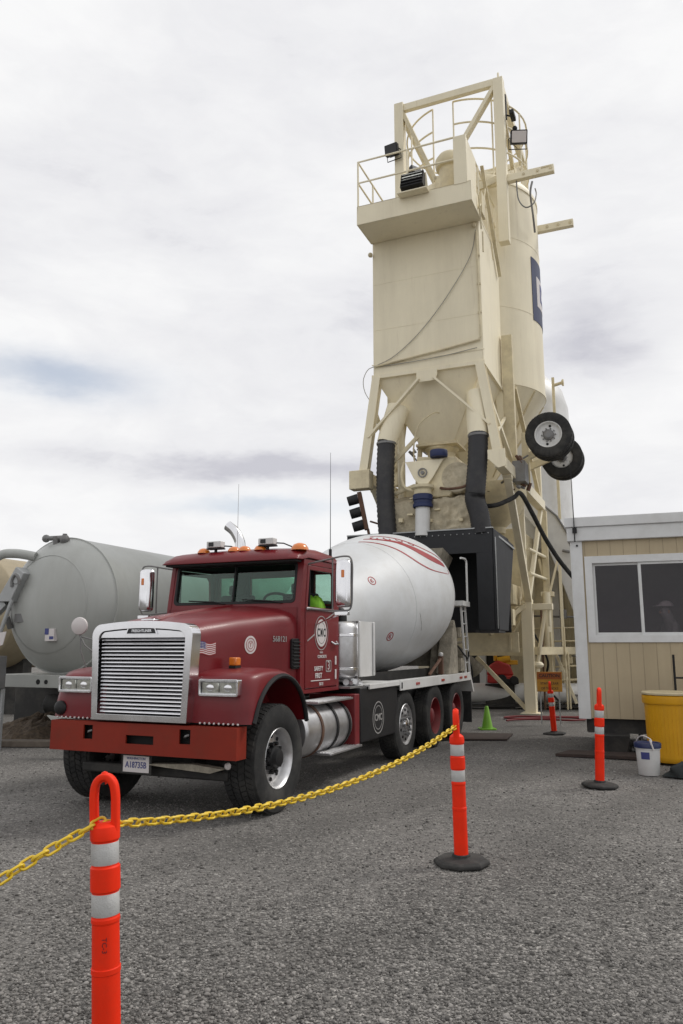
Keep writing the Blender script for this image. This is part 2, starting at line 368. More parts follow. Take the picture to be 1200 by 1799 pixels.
# emblem, flag, fleet number and the air intake on the left side of the hood
def on_side(x, z, off=0.004):
    d = side_frame(x); n = Vector((0, 0, 1)).cross(d); n = n if n.y > 0 else -n
    return Vector((x, hood_y(x), z)) + n * off, d, n
def disc_on(parent, name, m, x, z, r0, r1, off, n=32):
    o, d, nn = on_side(x, z, off); mb = MB()
    ring_o = [(r1 * math.cos(2 * PI * i / n), r1 * math.sin(2 * PI * i / n)) for i in range(n)]
    if r0 > 0:
        ring_i = [(p[0] * r0 / r1, p[1] * r0 / r1) for p in ring_o]
        mb.ring(ring_o, ring_i, lambda a, b, h: o + d * a + Vector((0, 0, b)) + nn * h, 0, 0.002)
    else: mb.prism(ring_o, lambda a, b, h: o + d * a + Vector((0, 0, b)) + nn * h, 0, 0.002)
    return mb.build(name, m, parent)
em = disc_on(hood, 'round_emblem', 'decal', -0.15, 1.685, 0, 0.098, 0.002)
disc_on(em, 'emblem_ring', 'emblem', -0.15, 1.685, 0.066, 0.076, 0.0045)
disc_on(em, 'emblem_ring', 'emblem', -0.15, 1.685, 0.038, 0.046, 0.0045)
o_, d_, n_ = on_side(-0.15, 1.685, 0.0055)
txt('Y', 0.075, 'emblem', em, o_, d_, (0, 0, 1))
o_, d_, n_ = on_side(-0.64, 1.75, 0.004)
txt('568121', 0.09, 'silverdecal', hood, o_, d_, (0, 0, 1), name='fleet_number', sx=0.92, bold=0.001)
fl = MB(); 
o_, d_, n_ = on_side(0.52, 1.645, 0.003)
W_, H_ = 0.235, 0.125
def flagpt(a, b, h):   # waving cloth outline
    return o_ + d_ * (a - W_ / 2) + Vector((0, 0, b - H_ / 2 + 0.010 * math.sin(a / W_ * 2 * PI + 0.6))) + n_ * h
for k in range(13):
    fl.mat(0 if k % 2 == 0 else 1)
    for q in range(12):
        a0, a1 = W_ * q / 12, W_ * (q + 1) / 12
        b0 = H_ * (12 - k) / 13; b1 = H_ * (13 - k) / 13
        fl.prism([(a0, b0), (a1, b0), (a1, b1), (a0, b1)], flagpt, 0, 0.002)
fl.mat(2)
for q in range(5):
    a0, a1 = W_ * q / 12, W_ * (q + 1) / 12
    fl.prism([(a0, H_ * 6 / 13), (a1, H_ * 6 / 13), (a1, H_), (a0, H_)], flagpt, 0.0025, 0.004)
fl.mat(1)
for q in range(5):
    for w in range(4):
        a = W_ * (q + 0.5) / 12; b = H_ * (6.9 + w * 1.65) / 13
        fl.prism([(a - 0.004, b - 0.004), (a + 0.004, b - 0.004), (a + 0.004, b + 0.004), (a - 0.004, b + 0.004)], flagpt, 0.0045, 0.006)
fl.build('flag_decal', ['decalred', 'decal', 'decalblue'], hood, smooth=0)
mb = MB(); o_, d_, n_ = on_side(-0.885, 1.61, 0.0)
mb.prism(rrect(-0.075, 0.075, -0.20, 0.15, 0.03), lambda a, b, h: o_ + d_ * a + Vector((0, 0, b)) + n_ * h, -0.01, 0.03)
for k in range(8): mb.prism([(-0.06, -0.18 + k * 0.04), (0.06, -0.18 + k * 0.04), (0.06, -0.165 + k * 0.04), (-0.06, -0.165 + k * 0.04)], lambda a, b, h: o_ + d_ * a + Vector((0, 0, b)) + n_ * h, 0.03, 0.045)
mb.build('air_intake', 'black', hood, bevel=0.004)

# ---- grille: chrome surround, upper panel, horizontal bars
def arch(w0, w1, z0, z1, r, crown=0.03):
    pts = [(w0, z0)]
    for i in range(9):
        t = PI / 2 * i / 8; pts.append((w1 - r + r * math.cos(t), z1 - r + r * math.sin(t)))
    for i in range(1, 8): y = (w1 - r) * (1 - 2 * i / 8); pts.append((y, z1 + crown * (1 - (y / (w1 - r)) ** 2)))
    for i in range(9):
        t = PI / 2 + PI / 2 * i / 8; pts.append((-w1 + r + r * math.cos(t), z1 - r + r * math.sin(t)))
    return pts + [(-w0, z0)]
go = arch(0.585, 0.625, 0.925, 1.895, 0.12); gi = arch(0.515, 0.54, 0.985, 1.825, 0.09, 0.025)
gm, gn = match(go, gi, (0, 1.45))
mb = MB().ring(gm, gn, YZ(0.0), 0.66, 0.815)
grille = mb.build('grille', 'chrome', TK, smooth=50, bevel=0.018, seg=3)
MB().prism(arch(0.52, 0.545, 0.98, 1.83, 0.09, 0.025), YZ(0), 0.672, 0.69).build('grille_backing', 'dark', grille)
up = arch(0.53, 0.534, 1.755, 1.815, 0.075, 0.024)
mb = MB().prism(up, YZ(0), 0.70, 0.795); pan = mb.build('upper_panel', 'chrome', grille, bevel=0.012)
NB = 20
for i in range(NB):
    z = 1.012 + (1.735 - 1.012) * i / (NB - 1); w = 0.503 + 0.018 * i / (NB - 1)
    pr = [(0, -0.009), (0.016, -0.0115), (0.022, -0.009), (0.012, 0.009), (0.004, 0.0115), (0, 0.009)]
    MB().loft([[Vector((0.762 + a, y, z + b)) for a, b in pr] for y in (-w, -w * 0.5, 0, w * 0.5, w)]).build('grille_bar', 'chrome', grille, smooth=60)
bd = MB().prism([(-0.185, 1.795), (0.185, 1.795), (0.165, 1.845), (0.12, 1.853), (-0.12, 1.853), (-0.165, 1.845)], YZ(0), 0.795, 0.806).build('badge', 'decalblk', grille, bevel=0.003)
mb = MB(); bo, bi = match([(-0.195, 1.787), (0.195, 1.787), (0.174, 1.852), (0.124, 1.862), (-0.124, 1.862), (-0.174, 1.852)], [(-0.183, 1.796), (0.183, 1.796), (0.164, 1.844), (0.12, 1.851), (-0.12, 1.851), (-0.164, 1.844)], (0, 1.825))
mb.ring(bo, bi, YZ(0), 0.797, 0.812).build('badge_rim', 'chrome', bd)
txt('FREIGHTLINER', 0.038, 'chrome', bd, (0.8075, 0, 1.823), (0, 1, 0), (0, 0, 1), sx=1.0, bold=0.0008)
# hood latch plate on top of the surround
MB().box(0.68, 0.80, -0.02, 0.14, 1.93, 1.945).build('hood_latch', 'chrome', hood, bevel=0.006)

# ---- fenders
def fender(sgn):
    oc = [(0.71, 0.925), (0.705, 1.10), (0.695, 1.19), (0.685, 1.30), (0.65, 1.375), (0.54, 1.415), (0.35, 1.44), (0.12, 1.45), (-0.12, 1.425), (-0.33, 1.34), (-0.50, 1.19), (-0.60, 1.02), (-0.645, 0.87)]
    P = smooth_pts([(a, 0, b) for a, b in oc], 3); oc2 = [(p.x, p.z) for p in P]; n = len(oc2)
    c0 = (0.03, 0.775); r = 0.59
    op = [(c0[0] + r * math.cos(t), c0[1] + r * math.sin(t)) for t in [R(14) + (R(166 + 8) - R(14)) * i / (n - 1) for i in range(n)]]
    op[0] = (0.615, 0.925); op[-1] = (-0.56, 0.87)
    mix = lambda f: [((1 - f) * a[0] + f * b[0], (1 - f) * a[1] + f * b[1]) for a, b in zip(oc2, op)]
    secs = []
    for y, f in ((0.50, -0.10), (0.62, -0.02), (0.80, 0.0), (1.02, 0.03), (1.13, 0.10), (1.19, 0.28), (1.215, 0.55), (1.22, 1.0)):
        q = mix(f)
        if f < 0: q = [(a[0], a[1]) for a in oc2]
        secs.append([Vector((a, sgn * y, b)) for a, b in q])
    secs.append([Vector((a, sgn * 0.5, b)) for a, b in op])
    fe = MB().loft(secs, closed=False, caps=False)
    # front and rear closing faces are the loft's own ends: close them with strips
    k = len(secs)
    for e in (0, n - 1): fe.add([secs[i][e] for i in range(k)], [tuple(range(k))])
    fo = fe.build('fender', 'maroon', TK, smooth=55)
    lip = MB().path([(a, sgn * 1.225, b) for a, b in op], 0.026, 8).build('fender_lip', 'black', fo)
    return fo
for s_ in (1, -1):
    fo = fender(s_)
    y0, y1 = (0.665, 1.115) if s_ > 0 else (-1.115, -0.665)
    hl = MB(); a_, b_ = match(rrect(y0, y1, 1.185, 1.35, 0.02), rrect(y0 + 0.022, y1 - 0.022, 1.208, 1.327, 0.012), ((y0 + y1) / 2, 1.267))
    hl.ring(a_, b_, YZ(0), 0.66, 0.745); hb = hl.build('headlight', 'chrome', TK, bevel=0.006)
    ym = (y0 + y1) / 2
    MB().box(0.66, 0.70, y0 + 0.022, y1 - 0.022, 1.205, 1.33).build('headlight_bowl', 'chrome', hb)
    for q0, q1 in ((y0 + 0.03, ym - 0.008), (ym + 0.008, y1 - 0.03)):
        l = MB().prism(rrect(q0, q1, 1.213, 1.322, 0.012), YZ(0), 0.70, 0.722)
        l.build('headlight_lens', 'lamp', hb, bevel=0.006)
        MB().ball((0.722, (q0 + q1) / 2, 1.267), 0.034, 14, (0.3, 1.3, 1)).build('bulb_shield', 'chrome', hb)
    mk = MB().box(0.22, 0.33, s_ * 0.755, s_ * 0.835, 1.44, 1.47).build('marker_base', 'black', fo)
    MB().box(0.225, 0.325, s_ * 0.75, s_ * 0.84, 1.47, 1.555).build('marker_light', 'amber', fo, bevel=0.012)
MB().ball((0.705, -1.10, 1.02), 0.085, 14, (0.5, 1, 0.9)).build('fog_lamp', 'black', TK)
# round convex mirror on the right fender
fm = MB(); fm.lathe([(0.0, -0.035), (0.06, -0.03), (0.095, -0.012), (0.10, 0.0), (0.10, 0.01)], (0.30, -1.27, 1.90), (-1, -0.25, 0.05), 24)
fmo = fm.build('fender_mirror', 'decal', TK)
MB().path([(0.29, -1.27, 1.80), (0.27, -1.20, 1.68), (0.25, -1.05, 1.58), (0.24, -0.80, 1.50)], 0.009, 6).path([(0.28, -1.25, 1.78), (0.30, -0.95, 1.72), (0.32, -0.66, 1.70)], 0.009, 6).path([(0.28, -1.26, 1.80), (0.28, -1.25, 1.62), (0.25, -1.18, 1.42)], 0.008, 6).build('mirror_arm', 'steel', fmo)
MB().box(0.306, 0.316, -1.305, -1.235, 1.865, 1.885).box(0.30, 0.312, -1.28, -1.26, 1.82, 1.865).build('mirror_mount', 'black', fmo)

# ---- cab
cab = MB()
outer = [(-0.93, 1.12), (-0.93, 2.14), (-1.02, 2.72), (-2.06, 2.74), (-2.06, 1.12)]
dooro = [(-1.045, 1.165), (-1.045, 2.14), (-1.115, 2.655), (-1.93, 2.675), (-1.985, 2.60), (-1.985, 1.165)]
for s_ in (1, -1):
    a_, b_ = match(outer, dooro, (-1.5, 1.9))
    cab.ring(a_, b_, XZ(0), s_ * 0.90, s_ * 0.955)
wo = [(-0.925, 2.13), (0.925, 2.13), (0.90, 2.74), (-0.90, 2.74)]
wi = rrect(-0.855, 0.855, 2.20, 2.675, 0.05)
lean = lambda a, b, d: Vector((-0.935 - (b - 2.13) * 0.16 + d, a, b))
a_, b_ = match(wo, wi, (0, 2.43)); cab.ring(a_, b_, lean, -0.05, 0.0)
cab.box(-0.98, -0.93, -0.92, 0.92, 1.12, 2.13)
RW = [(-.86, -.62, 2.22, 2.62), (-.36, .36, 2.22, 2.60), (.62, .86, 2.22, 2.62)]
plate_holes(cab, [-.90, -.86, -.62, -.36, .36, .62, .86, .90], [1.12, 2.22, 2.60, 2.62, 2.74], RW, -2.06, -2.02)
cab.box(-2.02, -0.98, -0.90, 0.90, 1.12, 1.17)
cab = cab.build('cab', 'maroon', TK, smooth=30, bevel=0.008)
# inside
MB().box(-1.30, -0.985, -0.88, 0.88, 1.75, 2.12).box(-1.42, -1.30, 0.2, 0.75, 1.75, 1.98).build('dashboard', 'interior', cab, bevel=0.02)
MB().box(-2.015, -1.02, -0.88, 0.88, 2.70, 2.72).box(-2.015, -1.99, -0.88, 0.88, 1.17, 2.20).box(-2.015, -1.995, -.61, -.37, 2.2, 2.69).box(-2.015, -1.995, .37, .61, 2.2, 2.69).build('lining', 'interior', cab)
for y in (0.48, -0.48):
    MB().box(-1.92, -1.45, y - 0.25, y + 0.25, 1.60, 1.74).build('seat', 'seat', cab, bevel=0.04)
    MB().box(-1.95, -1.83, y - 0.25, y + 0.25, 1.74, 2.36).box(-1.94, -1.84, y - 0.13, y + 0.13, 2.36, 2.50).build('seat_back', 'seat', cab, bevel=0.03)
sw = MB(); cc = Vector((-1.30, 0.505, 2.17)); ax = Vector((-0.62, 0, 0.78)).normalized(); u_, v_, _ = basis(ax)
sw.path([cc + (u_ * math.cos(2 * PI * i / 28) + v_ * math.sin(2 * PI * i / 28)) * 0.235 for i in range(28)], 0.017, 8, closed=True)
for k in range(3):
    t = 2 * PI * k / 3 + 0.5; sw.tube(cc, cc + (u_ * math.cos(t) + v_ * math.sin(t)) * 0.21, 0.012, n=6)
sw.tube(cc + ax * 0.02, cc - ax * 0.25, 0.03).build('steering_wheel', 'black', cab)
# screens
ws = MB().prism(rrect(-0.858, 0.858, 2.197, 2.678, 0.05), lean, -0.03, -0.024).build('windscreen', 'glass', cab, smooth=0)
wr = MB(); a_, b_ = match(rrect(-0.872, 0.872, 2.183, 2.692, 0.055), rrect(-0.838, 0.838, 2.217, 2.658, 0.045), (0, 2.43)); wr.ring(a_, b_, lean, -0.03, 0.006)
wr.prism([(-0.012, 2.20), (0.012, 2.20), (0.012, 2.68), (-0.012, 2.68)], lean, -0.03, 0.006)
wr.build('windscreen_seal', 'black', cab, bevel=0.004)
MB().path([lean(-0.10, 2.185, 0.02), lean(-0.25, 2.215, 0.03), lean(-0.62, 2.235, 0.03)], 0.009, 6).path([lean(0.70, 2.185, 0.02), lean(0.55, 2.21, 0.03), lean(0.16, 2.235, 0.03)], 0.009, 6).build('wiper', 'black', cab)
for q in RW: MB().box(-2.045, -2.04, q[0] - .004, q[1] + .004, q[2] - .004, q[3] + .004).build('rear_window', 'glass', cab, smooth=0)
# roof with the sun visor
rs = []
for x, w, z0, z1 in ((-0.80, 0.965, 2.695, 2.722), (-0.84, 0.972, 2.695, 2.775), (-0.93, 0.975, 2.70, 2.835), (-1.10, 0.975, 2.735, 2.875), (-1.55, 0.97, 2.74, 2.905), (-1.95, 0.965, 2.74, 2.89), (-2.08, 0.95, 2.74, 2.84)):
    h = z1 - z0
    rs.append([Vector((x, y, z)) for y, z in ((w, z0), (w, z0 + h * .25), (w - 0.03, z0 + h * .62), (w - 0.12, z0 + h * .88), (w * .5, z1), (0, z1 + .006), (-w * .5, z1), (-w + .12, z0 + h * .88), (-w + .03, z0 + h * .62), (-w, z0 + h * .25), (-w, z0))])
roof = MB().loft(rs).build('roof', 'maroon', cab, smooth=50, bevel=0.006)
MB().box(-0.99, -0.83, -0.93, 0.93, 2.672, 2.694).build('painted_visor_shade', 'dark', roof)  # dark strip paints in the shade under the sun visor
for y in (-0.47, -0.02, 0.13, 0.36, 0.90):
    MB().lathe([(0.085, 0), (0.08, 0.02), (0.06, 0.05), (0.03, 0.064), (0.0, 0.067)] if y != 0.90 else [(0.11, 0), (0.105, 0.03), (0.075, 0.07), (0.03, 0.088), (0.0, 0.09)], (-1.0, y, 2.845 if abs(y) < .8 else 2.82), (0, 0, 1), 18).build('roof_marker', 'amber', roof)
for y in (-0.28, 0.47):
    wl = MB().box(-1.03, -0.92, y - 0.105, y + 0.105, 2.905, 2.985).build('work_light', 'white', roof, bevel=0.008)
    MB().box(-0.922, -0.913, y - 0.07, y + 0.0, 2.92, 2.97).build('lens', 'decalblk', wl)
    MB().box(-1.03, -0.93, y - 0.11, y + 0.11, 2.885, 2.902).tube((-0.98, y, 2.84), (-0.98, y, 2.89), 0.02, n=8).path([(-1.02, y + 0.10, 2.93), (-1.02, y + 0.2, 2.92), (-1.03, y + 0.33, 2.865)], 0.009, 6).build('bracket', 'black', wl)
MB().path([(-2.0, 0.86, 2.83), (-2.0, 0.86, 2.95)], 0.022, 8).path([(-2.0, 0.86, 2.95), (-2.0, 0.86, 4.28)], [0.006, 0.0025], 6).build('whip_aerial', 'black', cab)
MB().path([(-1.95, -0.55, 2.85), (-1.95, -0.55, 3.95)], [0.005, 0.003], 6).build('whip_aerial', 'galv', cab)
# doors
for s_ in (1, -1):
    dm = MB()
    do = [(-1.053, 1.175), (-1.053, 2.14), (-1.12, 2.648), (-1.925, 2.667), (-1.977, 2.60), (-1.977, 1.175)]
    di = [(-1.115, 2.145), (-1.165, 2.595), (-1.83, 2.61), (-1.88, 2.56), (-1.90, 2.2), (-1.885, 2.145)]
    a_, b_ = match(do, di, (-1.5, 2.36))
    dm.ring(a_, b_, XZ(0), s_ * 0.925, s_ * 0.962)
    door = dm.build('door', 'maroon', cab, smooth=30, bevel=0.006)
    MB().box(-1.19, -1.175, s_ * 0.93, s_ * 0.955, 2.15, 2.60).build('vent_pillar', 'black', door)
    MB().prism([(-1.115, 2.145), (-1.163, 2.595), (-1.18, 2.597), (-1.18, 2.145)], XZ(0), s_ * 0.938, s_ * 0.944).build('vent_window', 'glass', door)
    MB().box(-1.92, -1.06, s_ * 0.963, s_ * 0.982, 2.105, 2.135).build('window_sill_trim', 'alu', door, bevel=0.006)
    MB().path([(-1.80, s_ * 0.965, 1.73), (-1.83, s_ * 1.0, 1.70), (-1.93, s_ * 1.0, 1.70), (-1.95, s_ * 0.965, 1.73)], 0.014, 8).build('door_handle', 'chrome', door)
    if s_ < 0: continue
    # lettering and the round sign on the door
    def dp(a, b, h, y=0.9625): return Vector((-a, y + h, b))
    n = 40; c_ = (1.50, 1.835); cir = lambda r: [(c_[0] + r * math.cos(2 * PI * i / n), c_[1] + r * 1.06 * math.sin(2 * PI * i / n)) for i in range(n)]
    lg = MB().prism(cir(0.158), dp, 0.002, 0.004).build('round_sign', 'decal', door)
    MB().ring(cir(0.20), cir(0.190), dp, 0.002, 0.004).build('sign_ring', 'silverdecal', lg)
    MB().ring(cir(0.124), cir(0.119), dp, 0.0045, 0.0055).build('sign_ring', 'decalblk', lg)
    txt('C', 0.14, 'decalblk', lg, (-1.412, 0.967, 1.835), (-1, 0, 0), (0, 0, 1), bold=0.004, sx=0.78)
    txt('M', 0.14, 'decalblk', lg, (-1.50, 0.967, 1.835), (-1, 0, 0), (0, 0, 1), bold=0.004, sx=0.62)
    txt('C', 0.14, 'decalblk', lg, (-1.588, 0.967, 1.835), (-1, 0, 0), (0, 0, 1), bold=0.004, sx=0.78)
    st = MB()
    for a0, b0, a1, b1 in ((1.10, 1.735, 1.30, 1.815), (1.62, 2.00, 1.90, 2.10)):
        L_ = math.hypot(a1 - a0, b1 - b0); nx, nz = -(b1 - b0) / L_ * .008, (a1 - a0) / L_ * .008
        st.prism([(a0 - nx, b0 - nz), (a1 - nx, b1 - nz), (a1 + nx, b1 + nz), (a0 + nx, b0 + nz)], dp, 0.002, 0.004)
    st.build('sign_slash', 'silverdecal', lg)
    txt('MIXED', 0.03, 'decal', door, (-1.50, 0.966, 1.595), (-1, 0, 0), (0, 0, 1))
    txt('CONCRETE', 0.05, 'decal', door, (-1.52, 0.966, 1.545), (-1, 0, 0), (0, 0, 1), bold=0.001)
    txt('SAFETY', 0.075, 'decal', door, (-1.42, 0.966, 1.40), (-1, 0, 0), (0, 0, 1), bold=0.002)
    txt('FIRST', 0.085, 'decal', door, (-1.42, 0.966, 1.315), (-1, 0, 0), (0, 0, 1), bold=0.002)
    a_, b_ = match(rrect(1.635, 1.80, 1.355, 1.50, 0.02), rrect(1.65, 1.785, 1.37, 1.485, 0.014), (1.717, 1.43))
    MB().ring(a_, b_, dp, 0.002, 0.004).build('sign_box', 'silverdecal', door)
    txt('3', 0.15, 'decal', door, (-1.72, 0.966, 1.428), (-1, 0, 0), (0, 0, 1))
    MB().prism([(1.20, 1.255), (1.76, 1.255), (1.76, 1.266), (1.20, 1.266)], dp, 0.002, 0.004).build('sign_line', 'decal', door)
    txt('56121', 0.05, 'decal', door, (-1.50, 0.966, 1.215), (-1, 0, 0), (0, 0, 1), bold=0.001)
    for z0, z1 in ((1.44, 1.55), (1.26, 1.38)):
        MB().box(-1.955, -1.915, 0.963, 0.972, z0, z1).build('reflector', 'decal', door, bevel=0.002)
# door-mounted west coast mirrors
for s_ in (1, -1):
    y = s_ * 1.43; x0 = -1.12
    mh = MB().loft([[Vector((x0 + dx, y + dy * k, 2.41 + dz * k2)) for dy, dz in rrect(-0.098, 0.098, -0.285, 0.285, 0.05)] for dx, k, k2 in ((0.075, 0.62, 0.86), (0.06, 0.85, 0.95), (0.0, 1, 1), (-0.02, 1, 1))])
    mo = mh.build('door_mirror', 'chrome', TK, smooth=50)
    MB().prism(rrect(-0.088, 0.088, -0.27, 0.27, 0.04), lambda a, b, h: Vector((x0 - 0.021 - h, y + a, 2.41 + b)), 0, 0.004).build('mirror_glass', 'mirror', mo)
    MB().prism(rrect(-0.02, 0.02, -0.045, 0.045, 0.01), lambda a, b, h: Vector((x0 + 0.07 + h, y + a + s_ * .02, 2.52 + b)), 0, 0.012).build('marker_light', 'amber', mo, bevel=0.004)
    MB().path(smooth_pts([(-1.10, s_ * .97, 2.66), (-1.11, s_ * 1.2, 2.70), (-1.12, s_ * 1.44, 2.735), (-1.13, s_ * 1.53, 2.68), (-1.13, s_ * 1.535, 2.4), (-1.13, s_ * 1.52, 2.13), (-1.12, s_ * 1.42, 2.085), (-1.10, s_ * 1.15, 2.10), (-1.09, s_ * .975, 2.11)], 5), 0.011, 8).path([(-1.13, s_ * 1.28, 2.72), (-1.13, s_ * 1.28, 2.09)], 0.010, 8).build('mirror_bracket', 'steel', mo)
    MB().box(x0 - .02, x0 + .05, y - .1, y + .07, 2.03, 2.075).path([(-1.12, s_ * 1.38, 2.04), (-1.2, s_ * 1.15, 1.98), (-1.35, s_ * .965, 1.93)], 0.011, 6).build('mirror_foot', 'chrome', mo, bevel=0.01)

# ---- wheels
def tyre_mesh(r, w, rr, blocks=56, rows=4):
    mb = MB(); h = w / 2
    pr = [(rr, -h * .82), (rr + .02, -h * .93), (rr + (r - rr) * .45, -h), (rr + (r - rr) * .72, -h * .985), (r - .022, -h * .93), (r - .012, -h * .84), (r - .012, h * .84), (r - .022, h * .93), (rr + (r - rr) * .72, h * .985), (rr + (r - rr) * .45, h), (rr + .02, h * .93), (rr, h * .82)]
    mb.lathe(pr, (0, 0, 0), (0, 1, 0), 64, caps=False)
    rw = w * .84 / rows
    for k in range(rows):
        yc = -w * .42 + rw * (k + .5)
        for i in range(blocks):
            t = 2 * PI * (i + .5 * (k % 2)) / blocks; dt = PI / blocks * .80; sk = 0.025 * (1 if k % 2 else -1)
            q = []
            for rad in (r - .014, r):
                for tt, yy in ((t - dt - sk, yc - rw * .43), (t + dt - sk, yc - rw * .43), (t + dt + sk, yc + rw * .43), (t - dt + sk, yc + rw * .43)):
                    q.append((rad * math.sin(tt), yy, rad * math.cos(tt)))
            mb.add(q, [(4, 5, 6, 7), (0, 1, 5, 4), (1, 2, 6, 5), (2, 3, 7, 6), (3, 0, 4, 7)])
    return mb
def make_wheel(parent, x, y, r, w, style, out, name='wheel'):
    """out = +1 when the outer face looks to +y"""
    e = bpy.data.objects.new(name, None); COL.objects.link(e); e.parent = parent; e.location = (x, y, r - 0.012); e.empty_display_size = .1
    if out < 0: e.rotation_euler = (0, 0, PI)
    ty = tyre_mesh(r, w, 0.292).build('tyre', 'rubber', e, smooth=40)
    h = w / 2; D = (0, 1, 0)
    if style == 'steer':
        pr = [(0.285, -h * .8), (0.296, h * .82), (0.306, h * .88), (0.30, h * .92), (0.288, h * .87), (0.272, h * .74), (0.262, h * .50), (0.248, h * .38), (0.20, h * .40), (0.15, h * .46), (0.11, h * .48)]
    elif style == 'pusher':
        pr = [(0.285, -h * .8), (0.296, h * .84), (0.308, h * .92), (0.30, h * .97), (0.288, h * .93), (0.274, h * .86), (0.262, h * .80), (0.22, h * .83), (0.15, h * .92), (0.10, h * .95)]
    else:
        pr = [(0.285, -h * .8), (0.296, h * .84), (0.306, h * .90), (0.30, h * .95), (0.286, h * .9), (0.272, h * .4), (0.262, -h * .3), (0.235, -h * .7), (0.15, -h * .72), (0.12, -h * .72)]
    yb = {'steer': h * .395, 'pusher': h * .83, 'drive': -h * .72}[style]; rb = 0.215
    rm = MB().lathe(pr, (0, 0, 0), D, 48, caps=False).mat(1)
    for k in range(10):
        t = 2 * PI * (k + .5) / 10; c = Vector((rb * math.cos(t), yb, rb * math.sin(t))); rm.tube(c - Vector((0, .006, 0)), c + Vector((0, .009 if style != 'pusher' else .012, 0)), 0.021, n=12)
    rm.build('rim', ['alu' if style != 'drive' else 'hubred', 'dark'], e, smooth=40)
    hub = MB()
    if style == 'steer': hub.lathe([(0.125, h * .44), (0.122, h * .70), (0.095, h * .74), (0.085, h * .94), (0.05, h * .99), (0, h * 1.0)], (0, 0, 0), D, 24)
    elif style == 'pusher': hub.lathe([(0.10, h * .9), (0.095, h * 1.05), (0.06, h * 1.2), (0, h * 1.22)], (0, 0, 0), D, 24)
    else: hub.lathe([(0.13, -h * .75), (0.125, h * .45), (0.09, h * .6), (0, h * .62)], (0, 0, 0), D, 24)
    for k in range(10):
        t = 2 * PI * k / 10; rad = .145; yy = {'steer': h * .43, 'pusher': h * .9, 'drive': -h * .72}[style]
        hub.mat(0 if style == 'steer' else 1).tube((rad * math.cos(t), yy, rad * math.sin(t)), (rad * math.cos(t), yy + .05, rad * math.sin(t)), 0.021, n=6)
    hub.build('hub', [{'steer': 'black', 'pusher': 'chrome', 'drive': 'hubred'}[style], 'steel'], e)
    return e
w0 = make_wheel(TK, 0, 1.01, 0.545, 0.385, 'steer', 1)
c = copy_tree(w0, TK); c.location = (0, -1.01, 0.533); c.rotation_euler = (0, 0, PI)
w1 = make_wheel(TK, -4.22, 1.00, 0.515, 0.30, 'pusher', 1)
c = copy_tree(w1, TK); c.location = (-4.22, -1.00, 0.503); c.rotation_euler = (0, 0, PI)
w2 = make_wheel(TK, -5.75, 1.03, 0.525, 0.27, 'drive', 1)
for x in (-5.75, -7.15):
    for s_ in (1, -1):
        for y in (1.03, 0.71):
            if (x, s_, y) == (-5.75, 1, 1.03): continue
            c = copy_tree(w2, TK); c.location = (x, s_ * y, 0.513); c.rotation_euler = (0, 0, 0 if s_ > 0 else PI)

# ---- frame, axles, under the nose
mb = MB()
for y in (-0.43, 0.43): mb.box(-8.3, 0.6, y - .045, y + .045, .72, 1.0)
for x in (-1.5, -3.0, -4.9, -6.4, -8.2): mb.box(x - .06, x + .06, -.385, .385, .76, .96)
for y in (-.58, .58): mb.box(-8.1, -2.75, y - .04, y + .04, 1.0, 1.27)
mb.build('frame_rail', 'under', TK)
mb = MB().beam((0, -.8, .47), (0, .8, .47), .12, .14)
for x in (-4.22, -5.75, -7.15):
    mb.tube((x, -.85, .51), (x, .85, .51), .085)
    if x < -5: mb.ball((x, 0, .51), .24, 16)
for y in (-.43, .43):
    mb.box(-.65, .62, y - .045, y + .045, .58, .66); mb.box(-7.5, -5.4, y - .05, y + .05, .60, .70)
mb.build('axle', 'under', TK)
MB().box(-1.3, .35, -.42, .42, .62, 1.15).box(-0.9, 0.3, -.34, .34, .45, .62).build('engine_block', 'under', TK, bevel=.03)
MB().prism([(.0, .50), (.58, .53), (.95, .50), (.80, .455), (.30, .48)], lambda a, b, d: Vector((.60 + d, a, b)), 0, .10).build('oil_drip_tray', 'cement', TK)
MB().box(.40, .55, -.9, .9, .36, .46).build('cross_tube', 'under', TK, bevel=.02)
MB().ball((.62, .95, .52), .035, 10).build('grease_fitting', 'decal', TK)

# ---- left side: fuel tank, steps, bracket, box, air cleaner, water tank
ft = MB().lathe([(0, -.02), (.20, -.015), (.285, 0), (.305, .03), (.31, .06), (.31, 1.28), (.305, 1.31), (.285, 1.34), (0, 1.36)], (-.70, .86, .70), (-1, 0, 0), 40).build('fuel_tank', 'alu', TK, smooth=40)
for x in (-1.08, -1.52, -1.90):
    MB().lathe([(.312, 0), (.322, 0), (.322, .055), (.312, .055)], (x, .86, .70), (-1, 0, 0), 40, caps=False).build('tank_strap', 'rust' if x > -1.2 else 'black', ft)
st = MB().box(-2.06, -1.0, .86, 1.16, 1.005, 1.03)
for k in range(9): st.box(-2.04, -1.02, .875 + k * .032, .885 + k * .032, 1.03, 1.038)
st.build('upper_step', 'alu', ft, bevel=.004)
st = MB().box(-2.22, -1.22, .98, 1.22, .405, .43)
for k in range(6): st.box(-2.20, -1.24, .995 + k * .036, 1.007 + k * .036, .43, .438)
st.box(-1.30, -1.24, .96, .99, .43, .62).box(-2.2, -2.14, .96, .99, .43, .62).build('lower_step', 'alu', ft, bevel=.004)
MB().box(-2.28, -2.12, .50, 1.16, .42, 1.06).build('step_bracket', 'hubred', TK, bevel=.01)
bb = MB().box(-3.84, -2.36, .55, 1.14, .42, 1.13).build('side_box', 'black', TK, bevel=.015)
n = 36; cc2 = lambda r: [(3.02 + r * math.cos(2 * PI * i / n), .70 + r * math.sin(2 * PI * i / n)) for i in range(n)]
bp = lambda a, b, h: Vector((-a, 1.1405 + h, b))
